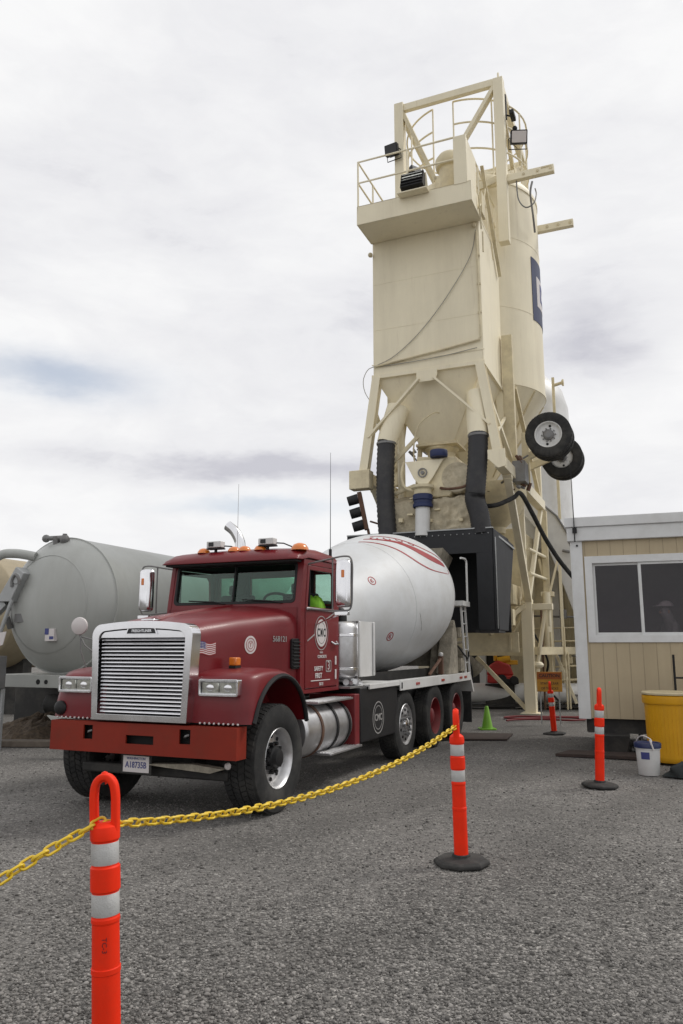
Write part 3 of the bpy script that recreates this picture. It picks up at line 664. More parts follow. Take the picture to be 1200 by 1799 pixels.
for r0, r1 in ((.205, .219), (.155, .163)): MB().ring(cc2(r1), cc2(r0), bp, .001, .003).build('box_sign_ring', 'silverdecal', bb)
txt('CMC', .13, 'silverdecal', bb, (-3.02, 1.144, .70), (-1, 0, 0), (0, 0, 1), bold=.002)
ac = MB().lathe([(.0, 0), (.13, .01), (.20, .05), (.215, .10), (.215, .66), (.20, .72), (.14, .76), (0, .77)], (-2.33, .88, 1.24), (0, 0, 1), 32).build('air_cleaner', 'alu', TK, smooth=50)
MB().lathe([(.218, 0), (.224, .004), (.224, .036), (.218, .04)], (-2.33, .88, 1.36), (0, 0, 1), 32, caps=False).lathe([(.218, 0), (.224, .004), (.224, .036), (.218, .04)], (-2.33, .88, 1.80), (0, 0, 1), 32, caps=False).build('clamp_band', 'chrome', ac)
MB().box(-2.57, -2.545, .98, 1.03, 1.22, 1.98).build('grab_rail', 'chrome', ac, bevel=.006)
MB().path(smooth_pts([(-2.33, .88, 2.0), (-2.33, .86, 2.12), (-2.25, .75, 2.2), (-2.15, .6, 2.2)], 4), .075, 12).build('intake_pipe', 'black', ac)
mb = MB().box(-3.22, -2.62, .45, 1.0, 1.26, 2.02)
mb.box(-2.66, -2.62, 1.0, 1.03, 1.26, 2.02).box(-3.22, -3.17, 1.0, 1.03, 1.26, 2.02).build('water_tank', 'white', TK, bevel=.02)
mb = MB()
for i in range(14): mb.tube((-2.50 + random.uniform(-.25, .1), .9 + random.uniform(-.15, .16), 1.17 + random.uniform(-.03, .05)), (-2.45 + random.uniform(-.25, .1), .9 + random.uniform(-.15, .16), 1.2 + random.uniform(-.03, .05)), random.uniform(.02, .045), n=8)
mb.box(-2.62, -2.1, .6, 1.1, 1.13, 1.155).build('valve_cluster', 'alu', TK)
# exhaust stack behind the cab on the right
MB().tube((-2.45, -.80, 1.2), (-2.45, -.80, 2.9), .10, n=20).path(smooth_pts([(-2.45, -.80, 2.9), (-2.45, -.80, 3.12), (-2.45, -.82, 3.22), (-2.44, -.90, 3.36), (-2.43, -1.01, 3.45)], 5), .078, 16, caps=False).build('exhaust_stack', 'chrome', TK, smooth=50)

# ---- deck
dk = MB().box(-3.86, -2.62, .55, 1.17, 1.135, 1.165).box(-3.86, -2.62, 1.15, 1.175, 1.10, 1.165)
dk.box(-8.18, -3.86, .95, 1.165, 1.135, 1.16).box(-8.18, -3.86, 1.165, 1.185, 1.02, 1.175)
dk.prism([(-8.18, 1.16), (-8.10, 1.16), (-8.35, .78), (-8.46, .78)], XZ(0), .75, 1.185)
dk.box(-8.18, -3.86, -1.165, -.95, 1.135, 1.16).box(-8.18, -3.86, -1.185, -1.165, 1.02, 1.175).box(-3.86, -2.62, -1.17, -.55, 1.135, 1.165)
dk = dk.build('fender_deck', 'white', TK, bevel=.006)
for x in (-4.7, -6.15, -7.4, -7.75): MB().box(x - .09, x + .09, 1.1855, 1.196, 1.075, 1.115).build('side_marker', 'redlens', dk, bevel=.003)
MB().box(-3.95, -3.90, 1.1855, 1.19, 1.05, 1.14).build('deck_plate', 'dark', dk)
mb = MB()
for x0, x1 in ((-5.02, -3.9), (-8.1, -5.05)): mb.box(x0, x1, .56, .60, .8, 1.13)
mb.build('inner_guard', 'dark', dk)
for s_ in (1, -1): MB().box(-8.20, -8.17, s_ * .90 - .28, s_ * .90 + .28, .20, .80).build('mud_flap', 'rubber', TK)

# ---- drum
A0 = Vector((-2.72, 0, 2.00)); A1 = Vector((-8.45, 0, 2.85)); AD = (A1 - A0).normalized(); AL = (A1 - A0).length
AU = Vector((0, 1, 0)); AV = AD.cross(AU) * -1
if AV.z < 0: AV = -AV
PROF = [(0.0, 0.0), (.26, .02), (.38, .10), (.52, .40), (.70, .90), (.90, 1.5), (1.05, 2.0), (1.16, 2.5), (1.225, 3.0), (1.245, 3.5), (1.225, 4.1), (1.14, 4.6), (1.0, 5.1), (.79, 5.5), (.56, 5.75), (.47, 5.85)]
PS = smooth_pts([(r, h, 0) for r, h in PROF], 4)
def drum_r(h):
    for a, b in zip(PS, PS[1:]):
        if a.y <= h <= b.y and b.y > a.y: return a.x + (b.x - a.x) * (h - a.y) / (b.y - a.y)
    return PS[-1].x
def drum_pt(h, t, off=0.0):   # t: 0 = left side (+y), 90 deg = top
    r = drum_r(h) + off; return A0 + AD * h + (AU * math.cos(t) + AV * math.sin(t)) * r
mb = MB(); n = 72; vs = []; fs = []
for p in PS:
    for i in range(n): vs.append(A0 + AD * p.y + (AU * math.cos(2 * PI * i / n) + AV * math.sin(2 * PI * i / n)) * p.x)
for k in range(len(PS) - 1):
    for i in range(n): fs.append((k * n + i, k * n + (i + 1) % n, (k + 1) * n + (i + 1) % n, (k + 1) * n + i))
drum = mb.add(vs, fs).build('drum', 'drum', TK, smooth=60)
def patch(name, m, parent, curve, off=.004, nn=2, thick=.003):
    """a ribbon on the drum: list of (h, t_low, t_high)"""
    mb = MB(); vs = []; fs = []
    for h, a, b in curve:
        for i in range(nn + 1): vs.append(drum_pt(h, a + (b - a) * i / nn, off))
    for h, a, b in curve:
        for i in range(nn + 1): vs.append(drum_pt(h, a + (b - a) * i / nn, .0005))
    K = len(curve); W = nn + 1
    for k in range(K - 1):
        for i in range(nn):
            fs.append((k * W + i, k * W + i + 1, (k + 1) * W + i + 1, (k + 1) * W + i))
        for i in (0, nn): fs.append((k * W + i, (k + 1) * W + i, (K + k + 1) * W + i, (K + k) * W + i))
    return mb.add(vs, fs).build(name, m, parent, smooth=60)
def drum_ring(h0, t0, r0, r1, m, parent, name, a0=0, a1=2 * PI, off=.004):
    mb = MB(); n = 40; full = a1 - a0 > 6.28; vs = []
    R0 = drum_r(h0)
    for off_ in (off, .0005):
        for i in range(n + 1):
            a = a0 + (a1 - a0) * i / n
            for r in (r0, r1): vs.append(drum_pt(h0 + r * math.cos(a), t0 + r * math.sin(a) / R0, off_))
    fs = []; B = 2 * (n + 1)
    for i in range(n):
        p = 2 * i; fs += [(p, p + 1, p + 3, p + 2), (p, p + 2, B + p + 2, B + p), (p + 1, p + 3, B + p + 3, B + p + 1)]
    return mb.add(vs, fs).build(name, m, parent, smooth=60)
def patch_t(name, m, parent, curve, off=.004, nn=3):
    """a ribbon round the drum: list of (angle in degrees, h_low, h_high)"""
    C2 = smooth_pts(curve, 6); mb = MB(); vs = []; fs = []; W = nn + 1; K = len(C2)
    for o_ in (off, .0005):
        for p in C2:
            for i in range(W): vs.append(drum_pt(p.y + (p.z - p.y) * i / nn, R(p.x), o_))
    for k in range(K - 1):
        for i in range(nn): fs.append((k * W + i, k * W + i + 1, (k + 1) * W + i + 1, (k + 1) * W + i))
        for i in (0, nn): fs.append((k * W + i, (k + 1) * W + i, (K + k + 1) * W + i, (K + k) * W + i))
    return mb.add(vs, fs).build(name, m, parent, smooth=60)
# small round marks
for h0, t0 in ((1.35, R(36)), (1.61, R(-26))):
    k = drum_ring(h0, t0, .062, .078, 'decalred', drum, 'round_mark')
    drum_ring(h0, t0, .022, .036, 'decalred', k, 'mark_letter', R(50), R(330))
    drum_ring(h0, t0, 0.0, .012, 'decalred', k, 'mark_dot')
# swept red emblem near the top of the drum
patch_t('swoosh', 'decalred', drum, [(84, 2.52, 2.56), (72, 2.66, 2.76), (62, 2.88, 3.04), (52, 3.05, 3.30), (43, 3.22, 3.60), (36, 3.45, 3.95), (31, 3.75, 4.22), (28, 4.05, 4.24), (27, 4.16, 4.22)])
patch_t('swoosh_line', 'decalred', drum, [(84, 2.30, 2.33), (70, 2.42, 2.46), (55, 2.58, 2.63), (42, 2.72, 2.78), (33, 2.90, 2.97), (26, 3.22, 3.32), (22, 3.72, 3.84), (20, 4.15, 4.26), (21, 4.36, 4.42), (24, 4.40, 4.44)])
patch_t('swoosh_line', 'decalred', drum, [(84, 2.85, 2.90), (70, 3.10, 3.16), (58, 3.36, 3.44), (48, 3.66, 3.74), (40, 4.05, 4.14), (34, 4.36, 4.44)])
for k, (a, h) in enumerate(((78, 2.72), (70, 2.92), (63, 3.16), (56, 3.40))):
    drum_ring(h, R(a), .05, .075, 'decalred', drum, 'emblem_letter', R(30 + 40 * k), R(330))
for h in (2.25, 4.45): MB().path([drum_pt(h, 2 * PI * i / 120, -.001) for i in range(120)], .004, 6, closed=True).build('weld_seam', 'drum', drum)
patch('scuff', 'black', drum, [(2.35 + .02 * i, R(-6) - .035 * i, R(-6) - .035 * i + .006 + .004 * (i % 3)) for i in range(9)], off=.0015)
MB().path([drum_pt(5.45, 2 * PI * i / 72, .02) for i in range(72)], .05, 10, closed=True).build('roller_track', 'cement', drum)
# front pedestal, rear pedestal with rollers, hopper, chutes, ladder
MB().prism([(-2.55, 1.0), (-3.05, 1.0), (-2.9, 1.85), (-2.6, 2.25), (-2.5, 2.1)], XZ(0), -.42, .42).build('front_pedestal', 'under', TK, bevel=.02)
rp = MB().prism([(-7.15, 1.0), (-8.15, 1.0), (-8.1, 1.7), (-7.85, 2.3), (-7.6, 2.3), (-7.4, 1.7)], XZ(0), -.75, -.60).prism([(-7.15, 1.0), (-8.15, 1.0), (-8.1, 1.7), (-7.85, 2.3), (-7.6, 2.3), (-7.4, 1.7)], XZ(0), .60, .75)
rp.box(-8.1, -7.5, -.6, .6, 1.3, 1.75).prism([(-7.05, 1.16), (-7.75, 1.16), (-7.70, 1.95), (-7.55, 2.2), (-7.4, 1.9)], XZ(0), .78, 1.05)
rp.build('rear_pedestal', 'cement', TK, bevel=.02)
mb = MB()
for y in (-.5, .5): mb.tube((-7.55, y, 2.22), (-7.85, y, 2.28), .14, n=20)
mb.build('drum_roller', 'steel', TK)
MB().beam((-6.1, .95, 1.18), (-6.85, .95, 1.45), .05, .04).box(-6.92, -6.84, .90, .99, 1.165, 1.50).build('chute_lock', 'rust', TK, bevel=.01)
MB().ball((-6.88, .95, 1.53), .045, 10).build('lock_knob', 'white', TK)
hp = MB()
top = [(-8.25, -.62, 3.72), (-8.25, .62, 3.72), (-9.25, .55, 3.62), (-9.25, -.55, 3.62)]; bot = [(-8.45, -.25, 2.75), (-8.45, .25, 2.75), (-8.95, .25, 2.75), (-8.95, -.25, 2.75)]
t2 = [(x * 1.0 + (.03 if x > -8.7 else -.03), y * 1.06, z) for x, y, z in top]
hp.loft([[Vector(p) for p in bot], [Vector(p) for p in top], [Vector(p) for p in t2], [Vector((p[0], p[1] * 1.1, p[2] - .02)) for p in bot]], caps=False).build('charge_hopper', 'cement', TK)
ch = MB(); pr = [(.30 * math.cos(t), .30 * math.sin(t)) for t in [PI + PI * i / 12 for i in range(13)]] + [(.28 * math.cos(t), .28 * math.sin(t)) for t in [2 * PI - PI * i / 12 for i in range(13)]]
def trough(mb, p, q, k0=1, k1=1):
    p = Vector(p); q = Vector(q); d = (q - p).normalized(); a = d.cross(Vector((0, 0, 1))).normalized(); b = a.cross(d)
    mb.loft([[e + (a * y + b * z) * k for y, z in pr] for e, k in ((p, k0), (q, k1))])
trough(ch, (-8.45, 0.05, 2.5), (-9.15, .55, 1.55), 1.3, 1); trough(ch, (-8.95, .15, 2.05), (-9.75, .95, 1.25))
ch.build('discharge_chute', 'cement', TK)
ld = MB()
for x in (-8.30, -8.62): ld.beam((x, 1.06, .98), (x + .12, 1.02, 2.52), .05, .035)
for k in range(6): ld.tube((-8.28 + k * .018, 1.055 - k * .006, 1.10 + k * .26), (-8.62 + k * .018, 1.055 - k * .006, 1.10 + k * .26), .014, n=8)
ld.box(-8.62, -8.05, .62, 1.10, 2.50, 2.60)
ld.path(smooth_pts([(-8.53, 1.07, 2.6), (-8.53, 1.07, 3.25), (-8.52, 1.07, 3.44), (-8.42, 1.06, 3.49), (-8.15, 1.05, 3.48)], 5), .022, 8).path([(-8.62, 1.07, 1.0), (-8.62, .75, .98), (-8.62, .7, 1.25)], .02, 8)
ld.build('ladder', 'white', TK)
mb = MB(); random.seed(5)
for i in range(26):
    p = Vector((random.uniform(-8.9, -7.7), random.uniform(.45, 1.0), random.uniform(1.15, 2.1))); q = p + Vector((random.uniform(-.25, .25), random.uniform(-.1, .1), random.uniform(-.3, .3)))
    mb.tube(p, q, random.uniform(.015, .06), n=8)
mb.box(-8.75, -8.4, .5, .95, 1.1, 1.5).box(-8.3, -7.95, .7, 1.05, 1.2, 1.45).tube((-8.0, .95, 1.3), (-8.5, .85, 1.35), .09).build('chute_gear', 'cement', TK)
MB().path(smooth_pts([(-8.4, 1.0, 1.5), (-8.75, 1.05, 1.3), (-8.85, 1.05, .95), (-8.6, 1.0, .7)], 6), .018, 8).path(smooth_pts([(-7.9, 1.0, 1.7), (-8.3, 1.1, 1.45), (-8.6, 1.05, 1.6)], 6), .016, 8).build('hydraulic_hose', 'black', TK)
# hi-vis vest hanging over the driver's seat
sv = MB(); random.seed(3)
sv.loft([[Vector((-1.80 + .15 * math.cos(a) * k, .70 + .19 * math.sin(a) * k + .02 * math.sin(3 * a), z + .02 * math.sin(5 * a + z * 9))) for a in [2 * PI * i / 20 for i in range(20)]] for z, k in ((1.76, 1.05), (1.95, 1.1), (2.10, 1.0), (2.20, .9), (2.27, .66), (2.31, .3))])
F_ = Matrix.Translation(TRUCK_LOC) @ Matrix.Rotation(TRUCK_RZ, 4, 'Z')
o = sv.build('safety_vest', 'vest', None, smooth=60); o.matrix_world = F_
tag(o, 'lime green safety vest seen low inside the truck cab door window', 'vest')
# ================================================================== the batch plant (x right, y back, z up; origin on the ground under the front panel)
PL_LOC = (1.982, 17.0, 0); PL_RZ = R(-23)
PM = Matrix.Translation(PL_LOC) @ Matrix.Rotation(PL_RZ, 4, 'Z')
def pw(x, y, z): return PM @ Vector((x, y, z))
PL = thing('batch_plant', 'tall cream concrete batch plant tower standing behind the mixer truck', 'batch plant', PL_LOC, PL_RZ)
XY = lambda z0: (lambda a, b, d: Vector((a, b, z0 + d)))

# front filter house
fh = MB().box(-1.33, 1.33, 0, 2.2, 8.02, 11.62).build('filter_house', 'cream', PL, bevel=.03)
mb = MB().box(-1.36, 1.36, -.03, 2.23, 7.96, 8.06)
mb.box(-1.36, 1.36, -.012, 0, 8.30, 8.33).build('house_rim', 'cream', fh, bevel=.008)
for z in (9.18, 10.36): MB().box(-1.30, 1.22, -.004, 0, z, z + .018).build('panel_seam', 'cream', fh)
# conduit up the right corner and along the bottom, loose cables
mb = MB().path(smooth_pts([(1.27, -.045, 11.2), (1.285, -.045, 9.6), (1.29, -.045, 8.75), (1.26, -.045, 8.57), (1.10, -.045, 8.52), (-.2, -.045, 8.37), (-1.28, -.045, 8.26)], 6), .024, 8)
for p in ((1.285, 10.6), (1.286, 9.9), (1.288, 9.2), (.5, 8.45), (-.6, 8.33)): mb.box(p[0] - .045, p[0] + .045, -.05, -.001, p[1] - .02, p[1] + .02)
mb.build('conduit', 'cream2', fh)
MB().path(smooth_pts([(1.25, -.03, 11.25), (1.1, -.035, 10.6), (.55, -.035, 9.75), (-.1, -.03, 9.0), (-.75, -.03, 8.48), (-1.25, -.04, 8.28), (-1.45, -.05, 8.2), (-1.56, -.06, 7.95), (-1.52, -.05, 7.65), (-1.35, -.02, 7.35)], 6), .009, 6).path(smooth_pts([(-1.3, -.03, 8.26), (-.5, -.035, 8.25), (.4, -.035, 8.28), (1.2, -.035, 8.36)], 6), .009, 6).build('loose_cable', mat('cable_grey', (.33, .31, .27), .7), fh)
for x, z in ((1.22, 11.36), (-1.36, 11.15)): MB().ball((x, -.06, z), .06, 10).tube((x, -.06, z), (x, .02, z), .03, n=8).build('bracket_lug', 'cream2', fh)
# hopper under the house
hop = MB().loft([[Vector(p) for p in ((-1.30, .04, 7.98), (1.30, .04, 7.98), (1.30, 2.18, 7.98), (-1.30, 2.18, 7.98))], [Vector(p) for p in ((-.42, .72, 6.42), (.42, .72, 6.42), (.42, 1.5, 6.42), (-.42, 1.5, 6.42))]]).build('hopper', 'cream', PL, bevel=.02)
mb = MB().lathe([(.42, 0), (.42, .12), (.33, .2), (.33, .42), (.40, .44), (.40, .5)], (0, 1.1, 6.45), (0, 0, -1), 28)
mb.box(-.5, .5, .65, 1.55, 6.38, 6.44).build('outlet', 'cream2', hop)
MB().lathe([(.19, 0), (.20, .02), (.20, .14), (.19, .16)], (.24, .0, 6.06), (0, 0, -1), 24).build('valve_actuator', 'bluepaint', hop)
MB().path(smooth_pts([(.18, .35, 7.05), (.05, .22, 7.02), (-.25, .12, 6.75), (-.38, .12, 6.3), (-.42, .3, 5.9), (-.3, .5, 5.7)], 6), .018, 8).build('air_hose', 'cream2', hop)
mb = MB(); random.seed(11)
for i in range(12):
    p = Vector((-.35 + random.uniform(-.15, .1), .4 + random.uniform(-.1, .1), random.uniform(5.6, 6.3)))
    mb.tube(p, p + Vector((random.uniform(-.14, .14), 0, random.uniform(-.15, .15))), random.uniform(.012, .035), n=8)
mb.build('valve_gear', 'steel', hop)
# legs, gusset, braces of the filter house
LEG = [((1.24, .05, 8.0), (1.60, -.02, 5.78)), ((-1.24, .05, 8.0), (-1.56, -.02, 5.70)), ((1.24, 2.1, 8.0), (1.55, 2.1, 5.78)), ((-1.24, 2.1, 8.0), (-1.55, 2.1, 5.78))]
for p, q in LEG: MB().ibeam(p, q, .20, .20, .025, up=(0, 1, 0)).build('leg', 'cream', PL)
MB().prism([(-.24, 8.0), (.26, 8.0), (.26, 7.86), (.20, 7.72), (-.18, 7.72), (-.24, 7.84)], XZ(0), -.06, -.035).build('gusset_plate', 'cream', PL, bevel=.005)
for s_ in (-1, 1):
    MB().beam((s_ * .17, -.055, 7.80), (s_ * 1.44, -.055, 6.52), .05, .14, up=(0, 1, 0)).build('brace', 'cream', PL)
MB().beam((-1.36, .1, 7.3), (-1.50, 2.1, 6.1), .08, .08).build('brace', 'cream', PL)
MB().beam((1.38, .1, 7.3), (1.52, 2.1, 6.1), .08, .08).build('brace', 'cream', PL)
MB().beam((1.50, .1, 6.3), (1.38, 2.1, 7.3), .06, .06).build('brace', 'cream', PL)
# ring beam and the elbow plate at its corner
MB().beam((1.62, -.12, 5.66), (1.62, 5.8, 5.66), .22, .26).build('ring_beam', 'cream', PL, bevel=.006)
MB().beam((-1.58, -.12, 5.6), (-1.58, 5.8, 5.6), .22, .26).build('ring_beam', 'cream', PL, bevel=.006)
MB().beam((-1.5, 2.2, 5.6), (1.5, 2.2, 5.6), .2, .24).beam((-1.5, 4.2, 5.6), (1.5, 4.2, 5.6), .2, .24).build('cross_beam', 'cream2', PL)
mb = MB().prism([(1.38, 5.92), (1.76, 5.92), (1.78, 5.54), (1.60, 5.50), (1.38, 5.72)], XZ(0), -.16, -.135).build('elbow_plate', 'cream', PL, bevel=.004)
MB().box(-1.86, -1.36, -.25, .05, 5.28, 5.72).build('junction_box', 'cream2', PL, bevel=.015)
# duct stubs and flexible ducts
for p, q in (((-.80, .25, 7.25), (-1.02, .02, 6.36)), ((1.12, .25, 7.35), (1.14, .02, 6.32))):
    MB().lathe([(.27, 0), (.25, (Vector(q) - Vector(p)).length * .7), (.225, (Vector(q) - Vector(p)).length)], p, Vector(q) - Vector(p), 24).build('duct_stub', 'cream', PL)
def flex(pts, r):
    P = smooth_pts(pts, 16); rr = [r * (1 + (.045 if i % 2 else -.02)) for i in range(len(P))]
    return MB().path(P, rr, 20)
flex([(-1.02, .02, 6.40), (-1.03, -.05, 5.6), (-1.01, -.10, 4.9), (-.96, -.12, 4.1)], .205).build('flexible_duct', 'duct', PL, smooth=80)
flex([(1.15, .02, 6.36), (1.13, -.05, 5.7), (1.08, -.1, 5.1), (1.06, -.1, 4.85), (1.14, -.08, 4.5), (1.18, -.05, 4.1)], .215).build('flexible_duct', 'duct', PL, smooth=80)
mb = MB()
for p in ((-1.02, .02, 6.38), (1.15, .02, 6.34)): mb.lathe([(.225, 0), (.235, .01), (.235, .05), (.225, .06)], p, (0, 0, -1), 24, caps=False)
mb.build('duct_clamp', 'steel', PL)
# weigh hopper, collar and dusty screw cover between the ducts
mb = MB().prism([(-.55, 5.86), (.35, 5.86), (.10, 5.46), (-.02, 5.30), (-.24, 5.30), (-.36, 5.46)], XZ(0), -.02, .03)
wh = mb.build('weigh_plate', 'cream', PL, bevel=.01)
MB().ring([(-.14 + .11 * math.cos(2 * PI * i / 24), 5.57 + .11 * math.sin(2 * PI * i / 24)) for i in range(24)], [(-.14 + .085 * math.cos(2 * PI * i / 24), 5.57 + .085 * math.sin(2 * PI * i / 24)) for i in range(24)], XZ(0), -.05, -.021).tube((-.14, -.06, 5.57), (-.14, -.02, 5.57), .045).build('gauge_ring', 'steel', wh)
MB().loft([[Vector(p) for p in ((-.30, .06, 5.98), (.62, .06, 5.90), (.72, 1.3, 5.85), (-.30, 1.3, 5.95))], [Vector(p) for p in ((-.34, .06, 5.55), (.76, .06, 5.45), (.80, 1.3, 5.45), (-.34, 1.3, 5.5))], [Vector(p) for p in ((-.22, .06, 5.0), (.45, .06, 5.0), (.55, 1.3, 5.0), (-.22, 1.3, 5.0))]]).build('weigh_hopper', 'cream2', PL, bevel=.03)
MB().lathe([(.34, 0), (.36, .03), (.36, .4), (.30, .45), (.30, .8)], (.62, .05, 5.42), (0, 1, 0), 28).build('mixer_housing', 'crust', PL, smooth=40)
MB().path(smooth_pts([(-.62, .1, 5.9), (-.66, .0, 5.55), (-.55, -.05, 5.25), (-.3, -.08, 5.15)], 5), .035, 8).build('feed_pipe', 'cream2', PL)
MB().path(smooth_pts([(.25, .05, 5.2), (.5, -.15, 5.12), (.85, -.18, 5.14), (1.0, -.05, 5.3)], 5), .03, 8).build('feed_pipe', 'rust', PL)
MB().tube((-.95, .1, 5.12), (-.35, .05, 5.3), .05, n=10).build('feed_pipe', 'cream2', PL)
MB().tube((-.85, .6, 4.9), (-.85, .6, 7.2), .09, n=14).build('riser_pipe', 'cream', PL)
MB().tube((-.60, .9, 4.9), (-.45, .9, 6.6), .06, n=12).build('riser_pipe', 'cream2', PL)
MB().beam((-.95, .2, 5.9), (-.30, .2, 6.5), .05, .09).build('brace', 'cream2', PL)
MB().lathe([(.72, 0), (.75, .05), (.75, .35), (.60, .72), (.22, 1.05), (.2, 1.2)], (1.02, 2.35, 5.62), (0, 0, -1), 32).build('surge_hopper', 'cream2', PL, smooth=40)
mb = MB().lathe([(.26, 0), (.26, .06), (.20, .10), (.20, .20)], (-.12, -.1, 5.25), (0, 0, -1), 24).build('collar_flange', 'cream2', PL)
MB().lathe([(.21, 0), (.225, .02), (.225, .12), (.205, .14), (.205, .20), (.225, .22), (.225, .28), (.21, .30)], (-.12, -.12, 5.04), (0, 0, -1), 28, caps=False).build('blue_collar', 'bluepaint', PL)
MB().tube((-.12, -.12, 4.85), (-.14, -.14, 4.1), .165, n=24).build('fill_spout', 'white', PL)
sc = MB(); nx, nz_ = 60, 34; vs = []; fs = []
for k in range(nz_ + 1):
    for i in range(nx + 1):
        x = -1.02 + 2.2 * i / nx; f = k / nz_
        if f < .62: y, z = 0.02, 4.2 + f / .62 * .72
        else: g = (f - .62) / .38; y, z = .02 + .9 * g, 4.92 + .28 * math.sin(g * PI / 2)
        q = Vector((x, z, y)); a_ = mnoise.fractal(q * 2.6, 1.0, 2.0, 5); b_ = max(0, mnoise.noise(q * 6.5)) ** .7
        rgt = min(1, max(0, (x + .2) / .6)); lump = (.02 + .03 * rgt) * a_ + (.015 + .12 * rgt) * b_
        vs.append((x, y - lump, z + lump * .35))
for k in range(nz_):
    for i in range(nx): a = k * (nx + 1) + i; fs.append((a, a + 1, a + nx + 2, a + nx + 1))
sc.add(vs, fs).build('screw_cover', 'crust', PL, smooth=60)
random.seed(9)
for i in range(9):
    x, y, z = random.uniform(-1, .9), random.uniform(-.16, -.05), random.uniform(4.35, 5.2)
    MB().box(x, x + random.uniform(.04, .16), y, y + .12, z, z + random.uniform(.03, .1)).build('bolted_fitting', 'cream2', PL, bevel=.01)
# loading shroud over the truck's rear
sh = MB()
sh.box(-1.92, 1.43, -.22, -.19, 3.66, 4.18)          # front band
sh.box(1.08, 1.43, -.22, -.19, 2.02, 3.66).box(-1.90, -1.5, -.22, -.19, 2.35, 3.66)
sh.box(-1.90, 1.43, -.19, 1.6, 4.15, 4.18)            # lid
sh.loft([[Vector(p) for p in ((1.43, -.20, 4.18), (1.46, -.20, 4.18), (1.52, -.20, 2.02), (1.43, -.20, 2.02))], [Vector(p) for p in ((1.62, 1.05, 3.95), (1.65, 1.05, 3.95), (1.56, .55, 2.02), (1.47, .55, 2.02))]])
sh.box(-1.90, -1.87, -.19, 1.6, 2.35, 4.15)
sh.box(-1.87, 1.43, 1.57, 1.6, 2.0, 4.15)
shroud = sh.build('loading_shroud', 'shroud', PL, bevel=.006)
mb = MB()
for i in range(24): mb.ball((-1.8 + 3.15 * i / 23, -.225, 4.08), .014, 8)
mb.build('shroud_bolts', 'galv', shroud)
MB().beam((1.44, -.16, 4.10), (1.66, 1.0, 3.86), .03, .04).path([(1.50, -.23, 3.98), (1.50, -.23, 2.05)], .01, 6).build('shroud_edge', 'galv', shroud)
MB().box(-1.92, 1.45, -.24, -.16, 4.18, 4.205).build('shroud_lip', 'galv', shroud)
MB().box(1.0, 1.5, -.18, .5, 1.97, 2.03).build('shroud_foot', 'decalblk', shroud)
# platform on top of the house
pf = MB().box(-1.33, 1.36, -.92, 0, 11.46, 11.52)
pf.box(-1.33, 1.36, -.95, -.92, 11.46, 11.93).box(-1.36, -1.33, -.95, 0, 11.46, 11.93).box(1.36, 1.39, -.95, 0, 11.46, 11.93)
pf.box(-1.33, 1.33, 0, 2.2, 11.62, 11.68)
pf = pf.build('platform', 'cream', PL, bevel=.008)
gr = MB()
def rail(mb, pts, r=.024): mb.path(pts, r, 8)
for z in (12.55, 13.10):
    rail(gr, [(1.0, -.93, z), (-1.33, -.93, z), (-1.34, 2.2, z)])
for x in (-1.33, -.1): gr.tube((x, -.93, 11.9), (x, -.93, 13.1), .024, n=8)
for y in (.1, 1.15, 2.2): gr.tube((-1.34, y, 11.6), (-1.34, y, 13.1), .024, n=8)
rail(gr, [(1.25, -.9, 13.08), (1.28, 2.2, 13.08)]); rail(gr, [(1.25, -.9, 12.5), (1.28, 2.2, 12.5)])
for y in (.3, 1.2, 2.2): gr.tube((1.27, y, 11.6), (1.27, y, 13.08), .03, n=8)
gr.build('guardrail', 'cream', pf)
MB().box(1.0, 1.30, -.96, -.90, 11.9, 13.10).box(1.27, 1.30, -.90, .0, 11.93, 13.05).build('end_panel', 'cream', pf, bevel=.01)
random.seed(4)
for i in range(6):
    p = Vector((1.42, random.uniform(-.5, 1.4), random.uniform(11.0, 12.4))); MB().tube(p, p + Vector((.02, random.uniform(-.5, .5), random.uniform(-.8, .8))), .02, n=6).build('side_stay', 'cream2', pf)
MB().box(1.395, 1.46, -.2, .15, 11.55, 12.1).build('switch_box', 'cream2', pf, bevel=.01)
MB().beam((1.40, 2.0, 11.0), (1.40, .2, 13.0), .08, .05).build('side_stay', 'cream2', pf)
mb = MB().lathe([(.27, 0), (.27, .75), (.34, .78), (.36, .86), (.36, 1.0), (.28, 1.12), (.1, 1.2), (0, 1.2)], (.66, .1, 12.25), (0, 0, 1), 24)
mb.box(.25, .98, -.3, .5, 11.55, 12.27).build('vent_filter', 'cream2', pf, bevel=.01)
# gantry on top
gf = MB().box(-1.36, -1.10, 1.9, 2.16, 11.7, 16.72).build('gantry_post', 'cream', PL, bevel=.012)
MB().box(1.42, 1.68, 1.9, 2.16, 11.9, 16.64).tube((1.55, 2.02, 16.6), (1.55, 2.02, 16.85), .03, n=8).build('gantry_post', 'cream', PL, bevel=.012)
for x in (-1.33, 1.46): MB().box(x, x + .19, 5.7, 5.89, 5.8, 16.6).build('gantry_post', 'cream', PL, bevel=.01)
MB().beam((-1.10, 2.03, 16.58), (1.42, 2.03, 16.58), .14, .2).build('gantry_beam', 'cream', PL, bevel=.006)
MB().beam((1.55, 2.16, 16.58), (1.55, 5.7, 16.5), .18, .2).build('gantry_beam', 'cream', PL, bevel=.006)
MB().beam((-1.23, 2.16, 16.58), (-1.23, 5.7, 16.5), .16, .18).build('gantry_beam', 'cream', PL, bevel=.006)
MB().beam((-1.23, 5.79, 16.5), (1.55, 5.79, 16.5), .16, .18).build('gantry_beam', 'cream', PL, bevel=.006)
MB().beam((-1.14, 2.03, 16.45), (-.22, 2.03, 14.1), .10, .20, up=(0, 1, 0)).build('gantry_brace', 'cream2', PL)
